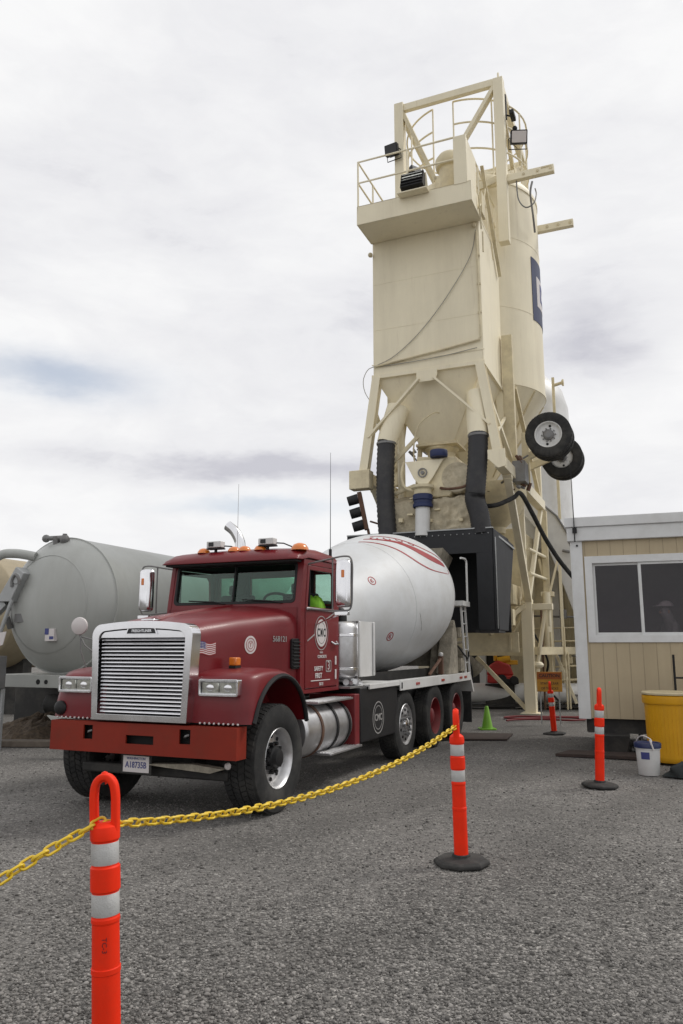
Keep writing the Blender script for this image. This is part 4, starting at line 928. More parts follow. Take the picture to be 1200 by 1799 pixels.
MB().beam((1.44, 2.03, 16.45), (-.10, 2.03, 14.1), .10, .20, up=(0, 1, 0)).build('gantry_brace', 'cream', PL)
MB().beam((-.16, 2.03, 14.2), (-.16, 2.03, 13.0), .16, .2, up=(0, 1, 0)).beam((-1.1, 2.03, 13.2), (1.42, 2.03, 13.75), .08, .18).build('gantry_brace', 'cream2', PL)
MB().beam((1.55, 2.2, 16.4), (1.55, 5.6, 13.6), .1, .16).beam((1.55, 5.6, 16.3), (1.55, 2.2, 13.9), .08, .12).build('gantry_brace', 'cream2', PL)
# beams sticking out to the right
b1 = MB().beam((1.15, 2.1, 13.72), (2.86, 2.1, 13.72), .16, .20).build('outrigger_beam', 'cream', PL, bevel=.01)
mb = MB()
for x in (2.78, 2.45, 2.1): mb.tube((x, 2.0, 13.72), (x, 2.03, 13.72), .035, n=10)
mb.box(2.55, 2.8, 2.005, 2.018, 13.76, 13.8).build('pin_hole', 'cream2', b1)
b2 = MB().beam((1.5, 4.4, 13.42), (3.06, 4.4, 13.42), .16, .2).build('outrigger_beam', 'cream', PL, bevel=.01)
mb = MB()
for x in (2.98, 2.65, 2.35): mb.tube((x, 4.30, 13.42), (x, 4.33, 13.42), .04, n=10)
mb.build('pin_hole', 'cream2', b2)
MB().path(smooth_pts([(1.9, 2.1, 13.62), (1.93, 2.12, 13.1), (2.1, 2.15, 12.85), (2.3, 2.2, 12.95), (2.35, 2.4, 13.3), (2.3, 2.6, 13.6)], 6), .018, 6).path(smooth_pts([(2.15, 3.2, 14.2), (2.1, 3.1, 13.8), (2.13, 3.2, 13.2), (2.13, 3.4, 12.8)], 6), .03, 6).build('hanging_cable', 'steel', PL)
# silo
SX, SY, SR = .18, 4.0, 1.93
silo = MB().lathe([(.38, 5.95), (1.0, 6.95), (SR, 8.30), (SR + .015, 8.30), (SR + .015, 8.40), (SR, 8.40), (SR, 10.4), (SR + .006, 10.4), (SR + .006, 10.43), (SR, 10.43), (SR, 12.4), (SR + .006, 12.4), (SR + .006, 12.43), (SR, 12.43), (SR, 13.95), (SR + .02, 13.95), (SR + .02, 14.06), (SR - .06, 14.2), (SR - .5, 14.34), (0, 14.55)], (SX, SY, 0), (0, 0, 1), 64).build('silo', 'cream', PL, smooth=40)
def silo_pt(t, z, off): return Vector((SX + (SR + off) * math.cos(t), SY + (SR + off) * math.sin(t), z))
def silo_patch(mb, t0, t1, z0, z1, off, n=8):
    vs = [silo_pt(t0 + (t1 - t0) * i / n, z, o) for o in (off, .001) for i in range(n + 1) for z in (z0, z1)]; fs = []; B = 2 * (n + 1)
    for i in range(n): p = 2 * i; fs += [(p, p + 2, p + 3, p + 1), (p, B + p, B + p + 2, p + 2), (p + 1, p + 3, B + p + 3, B + p + 1)]
    fs += [(0, 1, B + 1, B), (2 * n, 2 * n + 1, B + 2 * n + 1, B + 2 * n)]
    return mb.add(vs, fs)
mb = MB().mat(0); silo_patch(mb, R(-20), R(40), 10.28, 12.1, .012, 16)
sg = mb.build('company_sign', 'bluepaint', silo)
mb = MB()
# white square with a letter in the middle of the blue sign
silo_patch(mb, R(-12), R(32), 10.75, 11.62, .018, 12); sq = mb.build('sign_field', 'decal', sg)
mb = MB(); silo_patch(mb, R(-4), R(0), 10.97, 11.5, .024, 2); silo_patch(mb, R(0), R(24), 11.38, 11.5, .024, 6); silo_patch(mb, R(0), R(24), 10.97, 11.09, .024, 6); mb.build('sign_letter', 'decalblue', sq)
gr = MB()
for z in (15.05, 15.85, 16.55):
    for a, b in ((R(188), R(252)), (R(272), R(342))):
        gr.path([(SX + 1.75 * math.cos(a + (b - a) * i / 14), SY + 1.75 * math.sin(a + (b - a) * i / 14), z) for i in range(15)], .026, 8)
    gr.path([(SX + 1.75 * math.cos(a), SY + 1.75 * math.sin(a), z) for a in [R(-18) + R(206) * i / 24 for i in range(25)]], .026, 8)
for t in (188, 220, 252, 272, 307, 342, 20, 65, 110, 155):
    gr.tube((SX + 1.75 * math.cos(R(t)), SY + 1.75 * math.sin(R(t)), 14.2), (SX + 1.75 * math.cos(R(t)), SY + 1.75 * math.sin(R(t)), 16.55), .024, n=8)
gr.build('silo_railing', 'cream', silo)
# columns that carry the silo
for x in (-1.55, 1.50):
    MB().box(x - .13, x + .13, 1.98, 2.16, 5.78, 9.4 if x > 0 else 8.2).build('column', 'cream2', PL, bevel=.008)
for a, b in (((1.52, 2.1, 5.8), (.9, 3.0, 8.2)), ((1.45, 5.6, 5.8), (.7, 5.2, 8.0)), ((1.6, 2.3, 8.1), (1.6, 5.6, 5.9)), ((1.62, 2.2, 5.9), (1.62, 5.6, 8.0))):
    MB().beam(a, b, .10, .10).build('brace', 'cream2', PL)
mb = MB()
for t in range(8):
    a = R(22.5 + 45 * t); mb.beam((SX + 1.9 * math.cos(a), SY + 1.9 * math.sin(a), 8.28), (SX + .5 * math.cos(a), SY + .5 * math.sin(a), 6.2), .03, .10)
mb.build('cone_rib', 'cream2', silo)
# main legs and the frames between them
for x in (-1.40, 1.40):
    MB().box(x - .14, x + .14, 3.86, 4.14, .03, 2.9).box(x - .24, x + .24, 3.76, 4.24, 0.0, .035).build('main_leg', 'cream', PL, bevel=.012)
    s_ = 1 if x > 0 else -1
    MB().box(s_ * 1.36 - .07, s_ * 1.36 + .07, 3.93, 4.07, 2.9, 5.55).build('column', 'cream', PL, bevel=.006)
    MB().beam((s_ * 1.62, .8, 5.5), (s_ * 1.46, 3.95, 2.85), .16, .16).beam((s_ * 1.62, .84, 5.58), (s_ * 1.62, .75, 5.45), .2, .2).build('brace', 'cream', PL)
    MB().beam((s_ * 1.44, 4.05, 2.88), (s_ * 1.62, 5.6, 5.5), .10, .12).build('brace', 'cream', PL)
    MB().box(s_ * 1.6 - .09, s_ * 1.6 + .09, 6.2, 6.38, .02, 5.6).box(s_ * 1.6 - .2, s_ * 1.6 + .2, 6.1, 6.48, 0, .03).build('main_leg', 'cream2', PL, bevel=.01)
    for z in (4.22, 3.58):
        MB().tube((s_ * 1.5, 4.0, z), (s_ * 1.6, 6.25, z + .02), .045, n=10).build('brace', 'cream', PL)
    MB().tube((s_ * 1.62, 6.25, .1), (s_ * 1.62, 6.25, 3.2), .12, n=14).build('sleeve_pipe', 'cream2', PL)
br = MB().box(1.3, 2.05, 3.9, 4.1, 2.62, 2.78).tube((1.95, 4.0, 2.62), (1.95, 4.0, 2.2), .04).build('bracket_arm', 'cream', PL, bevel=.01)
MB().tube((1.85, 4.0, 2.6), (1.60, 4.05, 1.25), .05, n=10).tube((1.60, 4.05, 1.15), (1.46, 4.05, .15), .06, n=10).ball((1.60, 4.05, 1.22), .12, 12, (1.3, 1, .8)).build('landing_strut', 'cream', PL)
MB().beam((1.28, 4.0, .12), (.05, 3.9, 1.42), .10, .10).build('brace', 'cream2', PL)
MB().beam((2.3, 6.0, .15), (1.75, 6.0, 1.65), .09, .07).build('brace', 'cream', PL)
# lower hoppers, beams and machinery seen under the shroud
MB().box(-1.4, 1.35, 4.4, 4.6, 1.45, 1.62).box(-1.4, 1.9, 6.5, 6.7, 1.48, 1.66).beam((1.6, 4.0, 1.58), (2.7, 8.2, 1.58), .16, .2).build('cross_beam', 'cream2', PL)
MB().loft([[Vector(p) for p in ((-1.5, 4.7, 4.9), (1.15, 4.7, 4.9), (1.15, 7.2, 4.9), (-1.5, 7.2, 4.9))], [Vector(p) for p in ((-1.5, 4.7, 3.2), (1.15, 4.7, 3.2), (1.15, 7.2, 3.2), (-1.5, 7.2, 3.2))], [Vector(p) for p in ((-.9, 5.2, 1.7), (.55, 5.2, 1.7), (.55, 6.7, 1.7), (-.9, 6.7, 1.7))]]).build('aggregate_hopper', 'cream2', PL, bevel=.03)
MB().box(.2, 1.2, 3.2, 4.4, 2.75, 3.25).box(.55, 1.25, 2.8, 3.1, 2.2, 2.6).beam((.6, 3.0, 2.0), (1.35, 3.9, 2.75), .1, .12).build('cross_beam', 'cream2', PL, bevel=.01)
MB().box(-.6, 1.25, 3.4, 3.5, 1.55, 2.05).box(1.02, 1.07, 3.36, 3.4, 1.6, 2.0).build('walkway_plate', 'cream2', PL)
MB().box(-1.6, 1.45, 7.5, 8.1, .35, 1.60).build('gear_housing', 'under', PL, bevel=.03)
random.seed(31)
for i in range(12):
    x = 1.25 + i * .085 + random.uniform(-.03, .03); y = random.uniform(5.2, 6.9)
    MB().tube((x, y, .02), (x, y, random.uniform(.8, 3.0)), random.uniform(.018, .04), n=8).build('pipe', 'cream2' if i % 4 else 'rust', PL)
for i in range(7):
    z = .35 + i * .37; y = 6.05 + .09 * i; MB().tube((1.15, y, z), (2.35, y, z + random.uniform(-.08, .08)), random.uniform(.016, .03), n=8).build('pipe', 'cream2' if i % 3 else 'steel', PL)
for x, z in ((1.35, 1.05), (1.85, .62), (2.1, 1.35), (1.55, 2.05), (2.0, 2.6)):
    MB().box(x - .09, x + .09, 6.3, 6.5, z - .13, z + .13).tube((x, 6.28, z), (x, 6.3, z), .05).build('control_valve', 'cream2' if z < 2 else 'steel', PL, bevel=.02)
MB().box(1.95, 2.03, 6.25, 6.33, .02, 4.0).build('post', 'cream', PL)
MB().beam((1.66, 6.3, 3.15), (1.94, 6.3, 4.15), .07, .06).build('brace', 'cream', PL)
MB().beam((1.60, 6.28, 3.2), (1.42, 6.28, 4.2), .07, .06).build('brace', 'cream', PL)
MB().box(1.44, 1.80, 6.15, 6.4, 3.1, 3.24).build('collar_plate', 'cream', PL, bevel=.01)
MB().beam((1.95, 6.3, 1.25), (1.42, 6.3, .15), .08, .06).build('brace', 'cream', PL)
MB().tube((1.62, 6.0, .12), (1.62, 6.0, 3.2), .11, n=16).build('sleeve_pipe', 'cream', PL)
MB().beam((.75, 4.9, 2.05), (1.30, 4.2, 2.72), .10, .09).build('brace', 'cream2', PL)
MB().path(smooth_pts([(1.3, 4.2, 2.4), (1.55, 4.4, 1.9), (1.75, 4.8, 1.3), (1.6, 5.2, .7), (1.9, 5.4, .25)], 6), .03, 8).build('control_hose', 'black', PL)
random.seed(33)
for i in range(14):
    x = random.uniform(1.5, 2.0); y = random.uniform(.9, 2.2); z = random.uniform(5.2, 6.2)
    MB().tube((x, y, z), (x + random.uniform(-.15, .15), y + random.uniform(-.2, .2), z + random.uniform(-.2, .2)), random.uniform(.015, .07), n=8).build('motor_fitting', 'steel' if i % 2 else 'rust', PL)
MB().box(1.66, 1.95, 1.2, 1.7, 5.45, 5.95).build('motor_box', 'steel', PL, bevel=.01)
MB().box(.3, 1.45, 7.25, 7.4, .1, 5.2).build('side_plate', 'cream2', PL)
MB().box(1.78, 1.95, 1.9, 2.0, 5.5, 6.8).build('side_plate', 'cream2', PL)
# travelling axle folded up against the tower
ax = bpy.data.objects.new('travel_axle', None); COL.objects.link(ax); ax.parent = PL; ax.location = (2.55, 1.0, 6.42)
MB().tube((0, .1, 0), (0, 2.6, 0), .07, n=14).build('axle_tube', 'under', ax)
MB().beam((-.05, .9, 0), (-1.0, 1.0, -.35), .12, .16).beam((-.05, 1.9, 0), (-1.0, 1.9, -.35), .12, .16).build('axle_arm', 'cream2', ax)
def trailer_wheel(y, flip):
    e = bpy.data.objects.new('wheel', None); COL.objects.link(e); e.parent = ax; e.location = (0, y, 0)
    if not flip: e.rotation_euler = (0, 0, PI)
    ty = tyre_mesh(.52, .24, .292, 40, 4).build('tyre', 'rubber', e, smooth=40); h = .12
    rm = MB().lathe([(.285, -h * .8), (.296, h * .84), (.306, h * .90), (.30, h * .95), (.286, h * .9), (.272, h * .55), (.262, h * .3), (.235, h * .15), (.15, h * .2), (.12, h * .2)], (0, 0, 0), (0, 1, 0), 40, caps=False).mat(1)
    for k in range(2):
        t = R(100 + 180 * k); rm.tube((.21 * math.cos(t), h * .14, .21 * math.sin(t)), (.21 * math.cos(t), h * .24, .21 * math.sin(t)), .03, n=12)
    rm.build('rim', ['white', 'dark'], e)
    hb = MB().lathe([(.125, h * .1), (.12, h * .7), (.08, h * 1.0), (0, h * 1.02)], (0, 0, 0), (0, 1, 0), 20)
    for k in range(10):
        t = 2 * PI * k / 10; hb.tube((.15 * math.cos(t), h * .2, .15 * math.sin(t)), (.15 * math.cos(t), h * .5, .15 * math.sin(t)), .018, n=6)
    hb.build('hub', 'steel', e)
    return e
e0 = trailer_wheel(0, False)
for y, fl_ in ((.32, False), (2.25, True), (2.57, True)):
    c = copy_tree(e0, ax); c.location = (0, y, 0); c.rotation_euler = (0, 0, 0 if fl_ else PI)
# black hose looping from the shroud to the conveyor
MB().path(smooth_pts([(.95, .2, 4.95), (1.15, .3, 4.78), (1.45, .35, 4.78), (1.75, .7, 4.98), (1.9, .8, 5.08), (2.05, 1.4, 4.7), (2.2, 2.0, 4.25), (2.4, 2.2, 3.85), (2.55, 2.3, 3.6), (2.8, 2.4, 3.25)], 8), .052, 10).build('black_hose', 'rubber', PL)

# ------------------------------------------------------------------ neighbours of the tower
# inclined conveyor housing
cv_o = thing('conveyor_housing', 'pale inclined conveyor housing sloping down behind the office trailer', 'conveyor', pw(1.3, 6.7, 0), PL_RZ)
MB().prism([(-.35, 6.25), (.10, 5.98), (.62, 5.52), (1.05, 4.72), (2.4, 2.2), (3.4, .4), (2.6, .4), (1.12, 2.15), (.62, 3.72), (.16, 5.0), (-.35, 5.6)], XZ(0), 0, 1.1).build('housing', 'white', cv_o, bevel=.02)
MB().path([(.12, -.03, 5.98), (.62, -.03, 5.50), (1.05, -.03, 4.70), (2.4, -.03, 2.18)], .035, 6).build('top_edge', 'steel', cv_o)
MB().tube((.75, -.10, 4.45), (.95, -.10, 4.40), .04, n=8).build('bolt_lug', 'steel', cv_o)
for x in (1.5, 2.6): MB().box(x - .07, x + .07, .4, .55, 0, 1.7 if x < 2 else .5).build('support_leg', 'cream2', cv_o)
# second silo
s2 = thing('white_silo', 'white storage silo rising behind the right side of the cream tower', 'silo', pw(.55, 8.6, 0), PL_RZ)
MB().lathe([(.4, 3.2), (1.66, 4.6), (1.66, 9.35), (1.50, 9.95), (1.05, 10.45), (0, 10.75)], (0, 0, 0), (0, 0, 1), 48).build('silo_body', 'white', s2, smooth=40)
for t in (45, 135, 225, 315): MB().box(1.6 * math.cos(R(t)) - .1, 1.6 * math.cos(R(t)) + .1, 1.6 * math.sin(R(t)) - .1, 1.6 * math.sin(R(t)) + .1, 0, 5.2).build('silo_leg', 'white', s2)
MB().box(1.34, 1.42, -1.3, -1.22, 5.5, 10.0).tube((1.42, -1.26, 9.75), (1.66, -1.26, 9.8), .05, n=10).lathe([(.08, 0), (.11, .02), (.11, .06)], (1.64, -1.26, 9.8), (1, 0, 0), 12).build('fill_pipe', 'cream2', s2)
ab = thing('aggregate_bin', 'tan steel aggregate bin wall behind the plant legs and the conveyor', 'bin', pw(.6, 8.3, 0), PL_RZ)
mb = MB().box(0, 3.6, 0, .12, .0, 4.3).box(0, 3.6, -.08, 0, 4.2, 4.34).box(3.48, 3.6, .12, 2.2, 0, 4.3)
mb.build('bin_wall', 'cream2', ab, bevel=.01)
for x in (.5, 1.3, 2.1, 2.9): MB().box(x - .05, x + .05, -.09, -.002, 0, 4.19).build('wall_stiffener', 'cream2', ab)
# floodlights (each hangs on the tower but is a lamp of its own)
def flood(label, p, rz, tilt, k=1.0, lens='lamp', arm=None):
    t = thing('floodlight', label, 'floodlight', pw(*p), 0, 'floodlights on the batch plant', rot=(0, 0, PL_RZ + rz))
    T_ = Matrix.Rotation(tilt, 4, 'X')
    mb = MB(); mb.loft([[T_ @ Vector((x * k, y, z * k)) for x, z in rrect(-.19 * f, .19 * f, -.15 * f, .15 * f, .02)] for y, f in ((-.12 * k, 1.0), (.0, 1.0), (.12 * k, .62))])
    for q in range(5): mb.box(-.15 * k, .15 * k, .02 * k, .13 * k, (-.10 + q * .05) * k - .004, (-.10 + q * .05) * k + .004, T_)
    h = mb.build('housing', 'black', t, bevel=.006)
    mb = MB(); mb.prism(rrect(-.165 * k, .165 * k, -.125 * k, .125 * k, .015), lambda a, b, d: T_ @ Vector((a, -.122 * k - d, b)), 0, .006); mb.build('lens', lens, t)
    MB().path([T_ @ Vector((-.20 * k, 0, 0)), T_ @ Vector((-.21 * k, .05 * k, 0)), Vector((-.21 * k, .10 * k, -.22 * k)), Vector((.21 * k, .10 * k, -.22 * k)), T_ @ Vector((.21 * k, .05 * k, 0)), T_ @ Vector((.20 * k, 0, 0))], .014, 6).build('yoke', 'black', t)
    if arm: MB().path([Vector((0, .10 * k, -.22 * k)), Vector(arm)], .018, 6).build('arm', 'cream2', t)
    return t
flood('black floodlight beside the left gantry post above the platform rail', (-1.36, 1.75, 15.16), R(-8), R(10), 1.0, 'decalblk', (.22, .25, -.05))
flood('small black floodlight tilted up behind the platform rail', (-.15, -.2, 12.98), R(55), R(-15), .75, 'decalblk', (0, .1, -1.0))
flood('floodlight high on the right gantry side, its lens coloured white for reflected light', (1.95, 2.4, 15.05), R(20), R(22), 1.15, 'decal', (-.35, .1, .15))  # white lens colour stands in for bright light on the glass
lf = thing('floodlight', 'large black louvred floodlight on the front of the top platform', 'floodlight', pw(.06, -1.02, 11.97), PL_RZ, 'floodlights on the batch plant')
T_ = Matrix.Rotation(R(-16), 4, 'X')
mb = MB().box(-.27, .27, -.16, .04, .0, .40, T_)
for q in range(4): mb.box(-.26, .26, -.19, -.16, .05 + q * .09, .065 + q * .09, T_)
mb.build('housing', 'black', lf, bevel=.01)
mb = MB().box(-.24, .24, -.166, -.161, .20, .37, T_); mb.build('lens', 'lamp', lf)
mb = MB().prism([(-.32, -.08), (.34, -.08), (.30, .42), (-.28, .42)], lambda a, b, d: Vector((a, .06 + d, b)), 0, .03).box(-.34, .36, -.16, .06, -.10, -.07); mb.build('bracket', 'cream', lf, bevel=.006)
cam_t = thing('camera', 'dark security camera on the right top post of the tower', 'camera', pw(1.86, 2.25, 15.6), PL_RZ)
MB().box(-.06, .06, -.25, .12, -.06, .06).build('body', 'black', cam_t, bevel=.01)
MB().tube((0, 0, 0), (-.2, .0, .12), .02, n=8).box(-.22, -.16, -.06, .06, .0, .7).ball((.02, .1, -.28), .07, 10).build('mount', 'black', cam_t)
# traffic signal on the shroud
ts = thing('traffic_signal', 'three lamp traffic signal standing on the black shroud left corner', 'traffic signal', pw(-1.48, -.12, 4.2), 0, rot=(0, 0, PL_RZ + R(-74)))
ts.rotation_euler = (Matrix.Rotation(R(-11), 4, Vector((.15, 1, 0)).normalized()) @ Matrix.Rotation(PL_RZ + R(-74), 4, 'Z')).to_euler(); ts.location = pw(-1.50, -.12, 4.2)
MB().box(-.08, .08, .0, .10, .12, 1.02).tube((0, .08, 0), (0, .08, .14), .035, n=8).path([(0, .16, .3), (0, .34, .2), (.05, .5, .12)], .025, 6).build('signal_body', 'rust', ts, bevel=.015)
for k in range(3):
    z = .26 + .31 * k
    v_ = MB().lathe([(.118, 0), (.112, .25), (.104, .25), (.108, .005)], (0, .0, z), (0, -1, -.08), 22, caps=False).build('visor', 'black', ts)
    MB().lathe([(.11, 0), (.08, .025), (0, .035)], (0, -.005, z), (0, -1, 0), 18).build('lens', ['green', 'amber', 'redlens'][k] if k else 'decalblk', v_)
# ================================================================== left: bulk tank trailer and what stands around it
TL_ = (-5.05, 14.0, 0); TA = R(-23)
tank = thing('tank_trailer', 'grey cylindrical cement tank trailer parked left of the truck', 'tank trailer', TL_, TA)
r0 = 1.22; cz = 2.42
body = MB().lathe([(0, -.56), (.2, -.553), (.4, -.525), (.6, -.475), (.8, -.40), (.97, -.295), (1.09, -.18), (1.165, -.08), (1.205, 0), (r0 + .012, 0.0), (r0 + .012, .05), (r0, .05), (r0, 4.2), (r0 + .01, 4.2), (r0 + .01, 4.25), (r0, 4.25), (r0, 9.0), (1.0, 9.25), (0, 9.45)], (0, 0, cz), (0, 1, 0), 72).build('tank_shell', 'grey_tank', tank, smooth=40)
MB().lathe([(.86, 0), (.875, .012), (.87, .03)], (.0, -.372, cz), (0, 1, 0), 60, caps=False).build('weld_seam', 'grey_tank', body)
MB().box(.13, .33, -.52, -.44, 1.77, 1.98).build('placard', 'decal', body)
MB().box(.125, .21, -.525, -.5205, 1.88, 1.985).box(.23, .32, -.525, -.5205, 1.80, 1.85).build('placard_print', 'decalblue', body)
mb = MB().tube((-.12, -.12, 3.5), (-.12, -.14, 3.66), .06).tube((-.34, -.16, 3.63), (.08, -.12, 3.63), .045).ball((-.34, -.16, 3.63), .075, 10).ball((.06, -.12, 3.60), .09, 10).tube((.06, -.12, 3.5), (.06, -.12, 3.7), .04).build('relief_valve', 'steel', tank)
# landing frame
mb = MB().box(-1.05, .92, -.35, .9, 1.16, 1.19).box(-1.05, .92, -.37, -.34, .97, 1.19).box(-1.0, -.9, .2, 8.6, .95, 1.16).box(.8, .9, .2, 8.6, .95, 1.16)
mb.build('frame', 'grey_tank', tank, bevel=.008)
MB().tube((-.1, -.375, 1.07), (-.1, -.36, 1.07), .045, n=12).tube((.08, -.375, 1.07), (.08, -.36, 1.07), .04, n=12).build('glad_hand', 'dark', tank)
for x in (-.75, .62): MB().box(x - .07, x + .07, 1.2, 1.34, .05, 1.0).box(x - .16, x + .16, 1.1, 1.44, 0, .05).build('landing_leg', 'steel', tank)
MB().beam((-.15, .15, 1.0), (.95, .1, .42), .07, .08).build('brace', 'grey_tank', tank)
for x in (-.8, .8):
    for y in (7.2, 8.4):
        MB().lathe([(.28, 0), (.46, .02), (.50, .06), (.50, .24), (.46, .28), (.28, .3)], (x - .15, y, .5), (1, 0, 0), 32).build('wheel', 'rubber', tank)
MB().box(-1.0, .9, 1.6, 8.0, .12, .94).build('undercarriage', 'dark', tank, bevel=.03)
MB().box(-1.75, .75, .75, 1.5, .08, .97).tube((-.9, .8, .6), (.9, .8, .6), .2).build('blower', 'under', tank, bevel=.02)
# delivery hose and the spout on the front
MB().path(smooth_pts([(-.40, -.32, 3.28), (-.75, -.45, 3.34), (-1.05, -.55, 3.30), (-1.32, -.62, 3.02), (-1.42, -.66, 2.5), (-1.40, -.68, 1.9), (-1.30, -.6, 1.4)], 6), .085, 12).build('delivery_hose', 'grey_tank', tank)
sp = MB().prism([(-.55, 3.08), (-.36, 2.96), (-.62, 2.46), (-.98, 2.46)], lambda a, b, d: Vector((a, -.62 + d, b)), 0, .38).tube((-.50, -.64, 2.86), (-.50, -.60, 2.86), .10).build('spout_head', 'galv', tank, bevel=.015)
MB().path(smooth_pts([(-.60, -.63, 2.72), (-.59, -.64, 2.84), (-.52, -.645, 2.93), (-.44, -.64, 2.86), (-.43, -.63, 2.76)], 5), .03, 8).build('lifting_eye', 'steel', sp)
MB().beam((-.85, -.5, 2.46), (-1.6, -.65, 1.72), .14, .14).build('spout_pipe', 'galv', tank)
MB().tube((-.60, -.6, 2.5), (-1.05, -.72, 1.0), .035, n=8).build('spout_stay', 'galv', tank)
MB().box(-.62, -.40, -.5, -.36, 2.1, 2.25).tube((-.33, -.45, 2.3), (-.33, -.36, 2.3), .05).tube((-.8, -.5, 2.2), (-.8, -.4, 2.0), .05).build('clamp', 'steel', tank)
def gp(x, y, z=0.0): return (Matrix.Translation(TL_) @ Matrix.Rotation(TA, 4, 'Z')) @ Vector((x, y, z))
# tan tank further left
t2 = thing('storage_tank', 'tan horizontal storage tank at the far left edge behind the grey trailer', 'tank', (-9.3, 19.4, 0), TA)
MB().lathe([(0, -.35), (.7, -.28), (1.2, -.1), (1.4, .05), (1.42, .1), (1.42, 7.0), (1.2, 7.2), (0, 7.4)], (0, 0, 2.55), (0, 1, 0), 48).build('tank_shell', 'tan_tank', t2, smooth=40)
for y in (1.2, 5.6): MB().box(-.8, .8, y - .15, y + .15, 0, 1.5).build('saddle', 'under', t2)
# control stand
cs = thing('control_stand', 'grey control box on thin steel legs at the left edge of the yard', 'control box', (-5.83, 13.1, 0), TA)
MB().box(-.42, .14, -.12, .16, .98, 1.52).box(-.30, .05, -.135, -.12, 1.05, 1.44).build('control_box', 'steel', cs, bevel=.01)
MB().box(.0, .1, -.125, -.121, 1.15, 1.3).build('box_label', 'decal', cs)
for x in (-.38, .12):
    for y in (-.1, .14): MB().box(x - .025, x + .025, y - .025, y + .025, 0, .98).build('leg', 'galv', cs)
MB().beam((-.38, -.1, .35), (.12, -.1, .62), .03, .04).tube((-.2, -.14, .85), (.06, -.14, .84), .02).build('stay', 'galv', cs)
MB().prism([(-.06, 1.63), (.28, 1.70), (.34, 1.92), (.0, 1.88)], lambda a, b, d: Vector((a, -.10 + d, b)), 0, .015).box(.10, .135, -.08, -.05, 1.5, 1.72).build('small_sign', 'decal', cs)
txt('DANGER', .065, 'decalred', cs, (.14, -.102, 1.785), (1, .12, 0.1), (0, 0, 1))
# dirt heap, planks, plate
mp_ = MB(); random.seed(17); n = 36; rings = 10; vs = []; fs = []
for k in range(rings + 1):
    for i in range(n):
        f = 1 - k / rings; a = 2 * PI * i / n; rr = (1.0 + .12 * math.sin(3 * a) + .08 * math.sin(7 * a + 1)) * f
        vs.append((1.3 * rr * math.cos(a) + random.uniform(-.02, .02), .8 * rr * math.sin(a) + random.uniform(-.02, .02), max(-.02, .44 * (1 - f ** 1.6) + mnoise.fractal(Vector((a * 2, f * 6, 0)), 1, 2, 4) * .10 + random.uniform(-.03, .03) - .02)))
for k in range(rings):
    for i in range(n): fs.append((k * n + i, k * n + (i + 1) % n, (k + 1) * n + (i + 1) % n, (k + 1) * n + i))
o = mp_.add(vs, fs).build('dirt_heap', 'bin', None, smooth=0); o.location = (-5.55, 14.75, 0); tag(o, 'low brown heap of dirt and scrap under the grey tank trailer', 'dirt heap')
o = MB().box(-2.6, 1.25, -.14, .14, 0, .10).build('timber_beam', 'wood', None, bevel=.01); o.location = (-5.55, 13.62, 0); o.rotation_euler = (0, 0, R(-2)); tag(o, 'dark timber beam lying on the gravel in front of the tank trailer', 'timber')
o = MB().box(-2.6, 1.6, -.5, .5, 0, .05).build('timber_mat', 'wood', None, bevel=.01); o.location = (-5.6, 14.35, 0); o.rotation_euler = (0, 0, R(-2)); tag(o, 'weathered timber mat laid under the dirt heap by the tank trailer', 'timber mat')
o = MB().prism([(-.45, .62), (.35, .55), (.35, .05), (.15, .12)], XZ(0), 0, .03).build('steel_plate', 'grey_tank', None); o.location = (-4.15, 12.2, 0); o.rotation_euler = (0, 0, R(-15)); tag(o, 'grey triangular steel plate propped left of the truck bumper', 'steel plate')

# ================================================================== site office
OF_LOC = (3.895, 12.9, 0); OF_RZ = R(-20)
of = thing('site_office', 'tan sided site office trailer with a white framed sliding window', 'office trailer', OF_LOC, OF_RZ)
Z0, Z1 = .53, 3.62; WX = 6.0
wl = MB(); a_, b_ = match([(0, Z0), (WX, Z0), (WX, Z1), (0, Z1)], [(.28, 1.84), (1.80, 1.84), (1.80, 3.06), (.28, 3.06)], (1.0, 2.4))
wl.ring(a_, b_, XZ(0), 0, .08)
wall = wl.build('front_wall', 'siding', of, smooth=0)
MB().box(0, .08, .08, 2.6, Z0, Z1).box(0.08, WX, 2.52, 2.6, Z0, Z1).box(WX - .08, WX, .08, 2.52, Z0, Z1).build('side_wall', 'siding', of, smooth=0)
MB().box(.09, WX - .09, .09, 2.5, Z0 + .02, Z0 + .08).build('floor', 'interior', of)
MB().box(.09, WX - .09, 2.45, 2.5, Z0 + .08, Z1 - .05).box(2.6, 2.65, .1, 2.4, Z0 + .1, Z1 - .1).build('inner_lining', mat('room_lining', (.26, .21, .22), .9), of)
MB().box(-.012, .165, -.026, -.002, Z0 - .01, Z1 - .20).box(-.026, -.002, -.026, .12, Z0 - .01, Z1 - .20).build('corner_trim', 'trim', of, bevel=.004)
rf = MB().box(-.10, WX + .1, -.10, 2.7, Z1 + .035, Z1 + .20).box(-.07, WX + .07, -.07, 2.67, Z1 - .20, Z1 + .035).build('roof', 'trim', of, bevel=.01)
wn = MB(); a_, b_ = match([(.19, 1.74), (1.90, 1.74), (1.90, 3.16), (.19, 3.16)], [(.31, 1.86), (1.78, 1.86), (1.78, 3.04), (.31, 3.04)], (1.0, 2.4))
wn.ring(a_, b_, XZ(0), -.024, -.001); win = wn.build('window', 'trim', of, bevel=.004)
fr = MB()
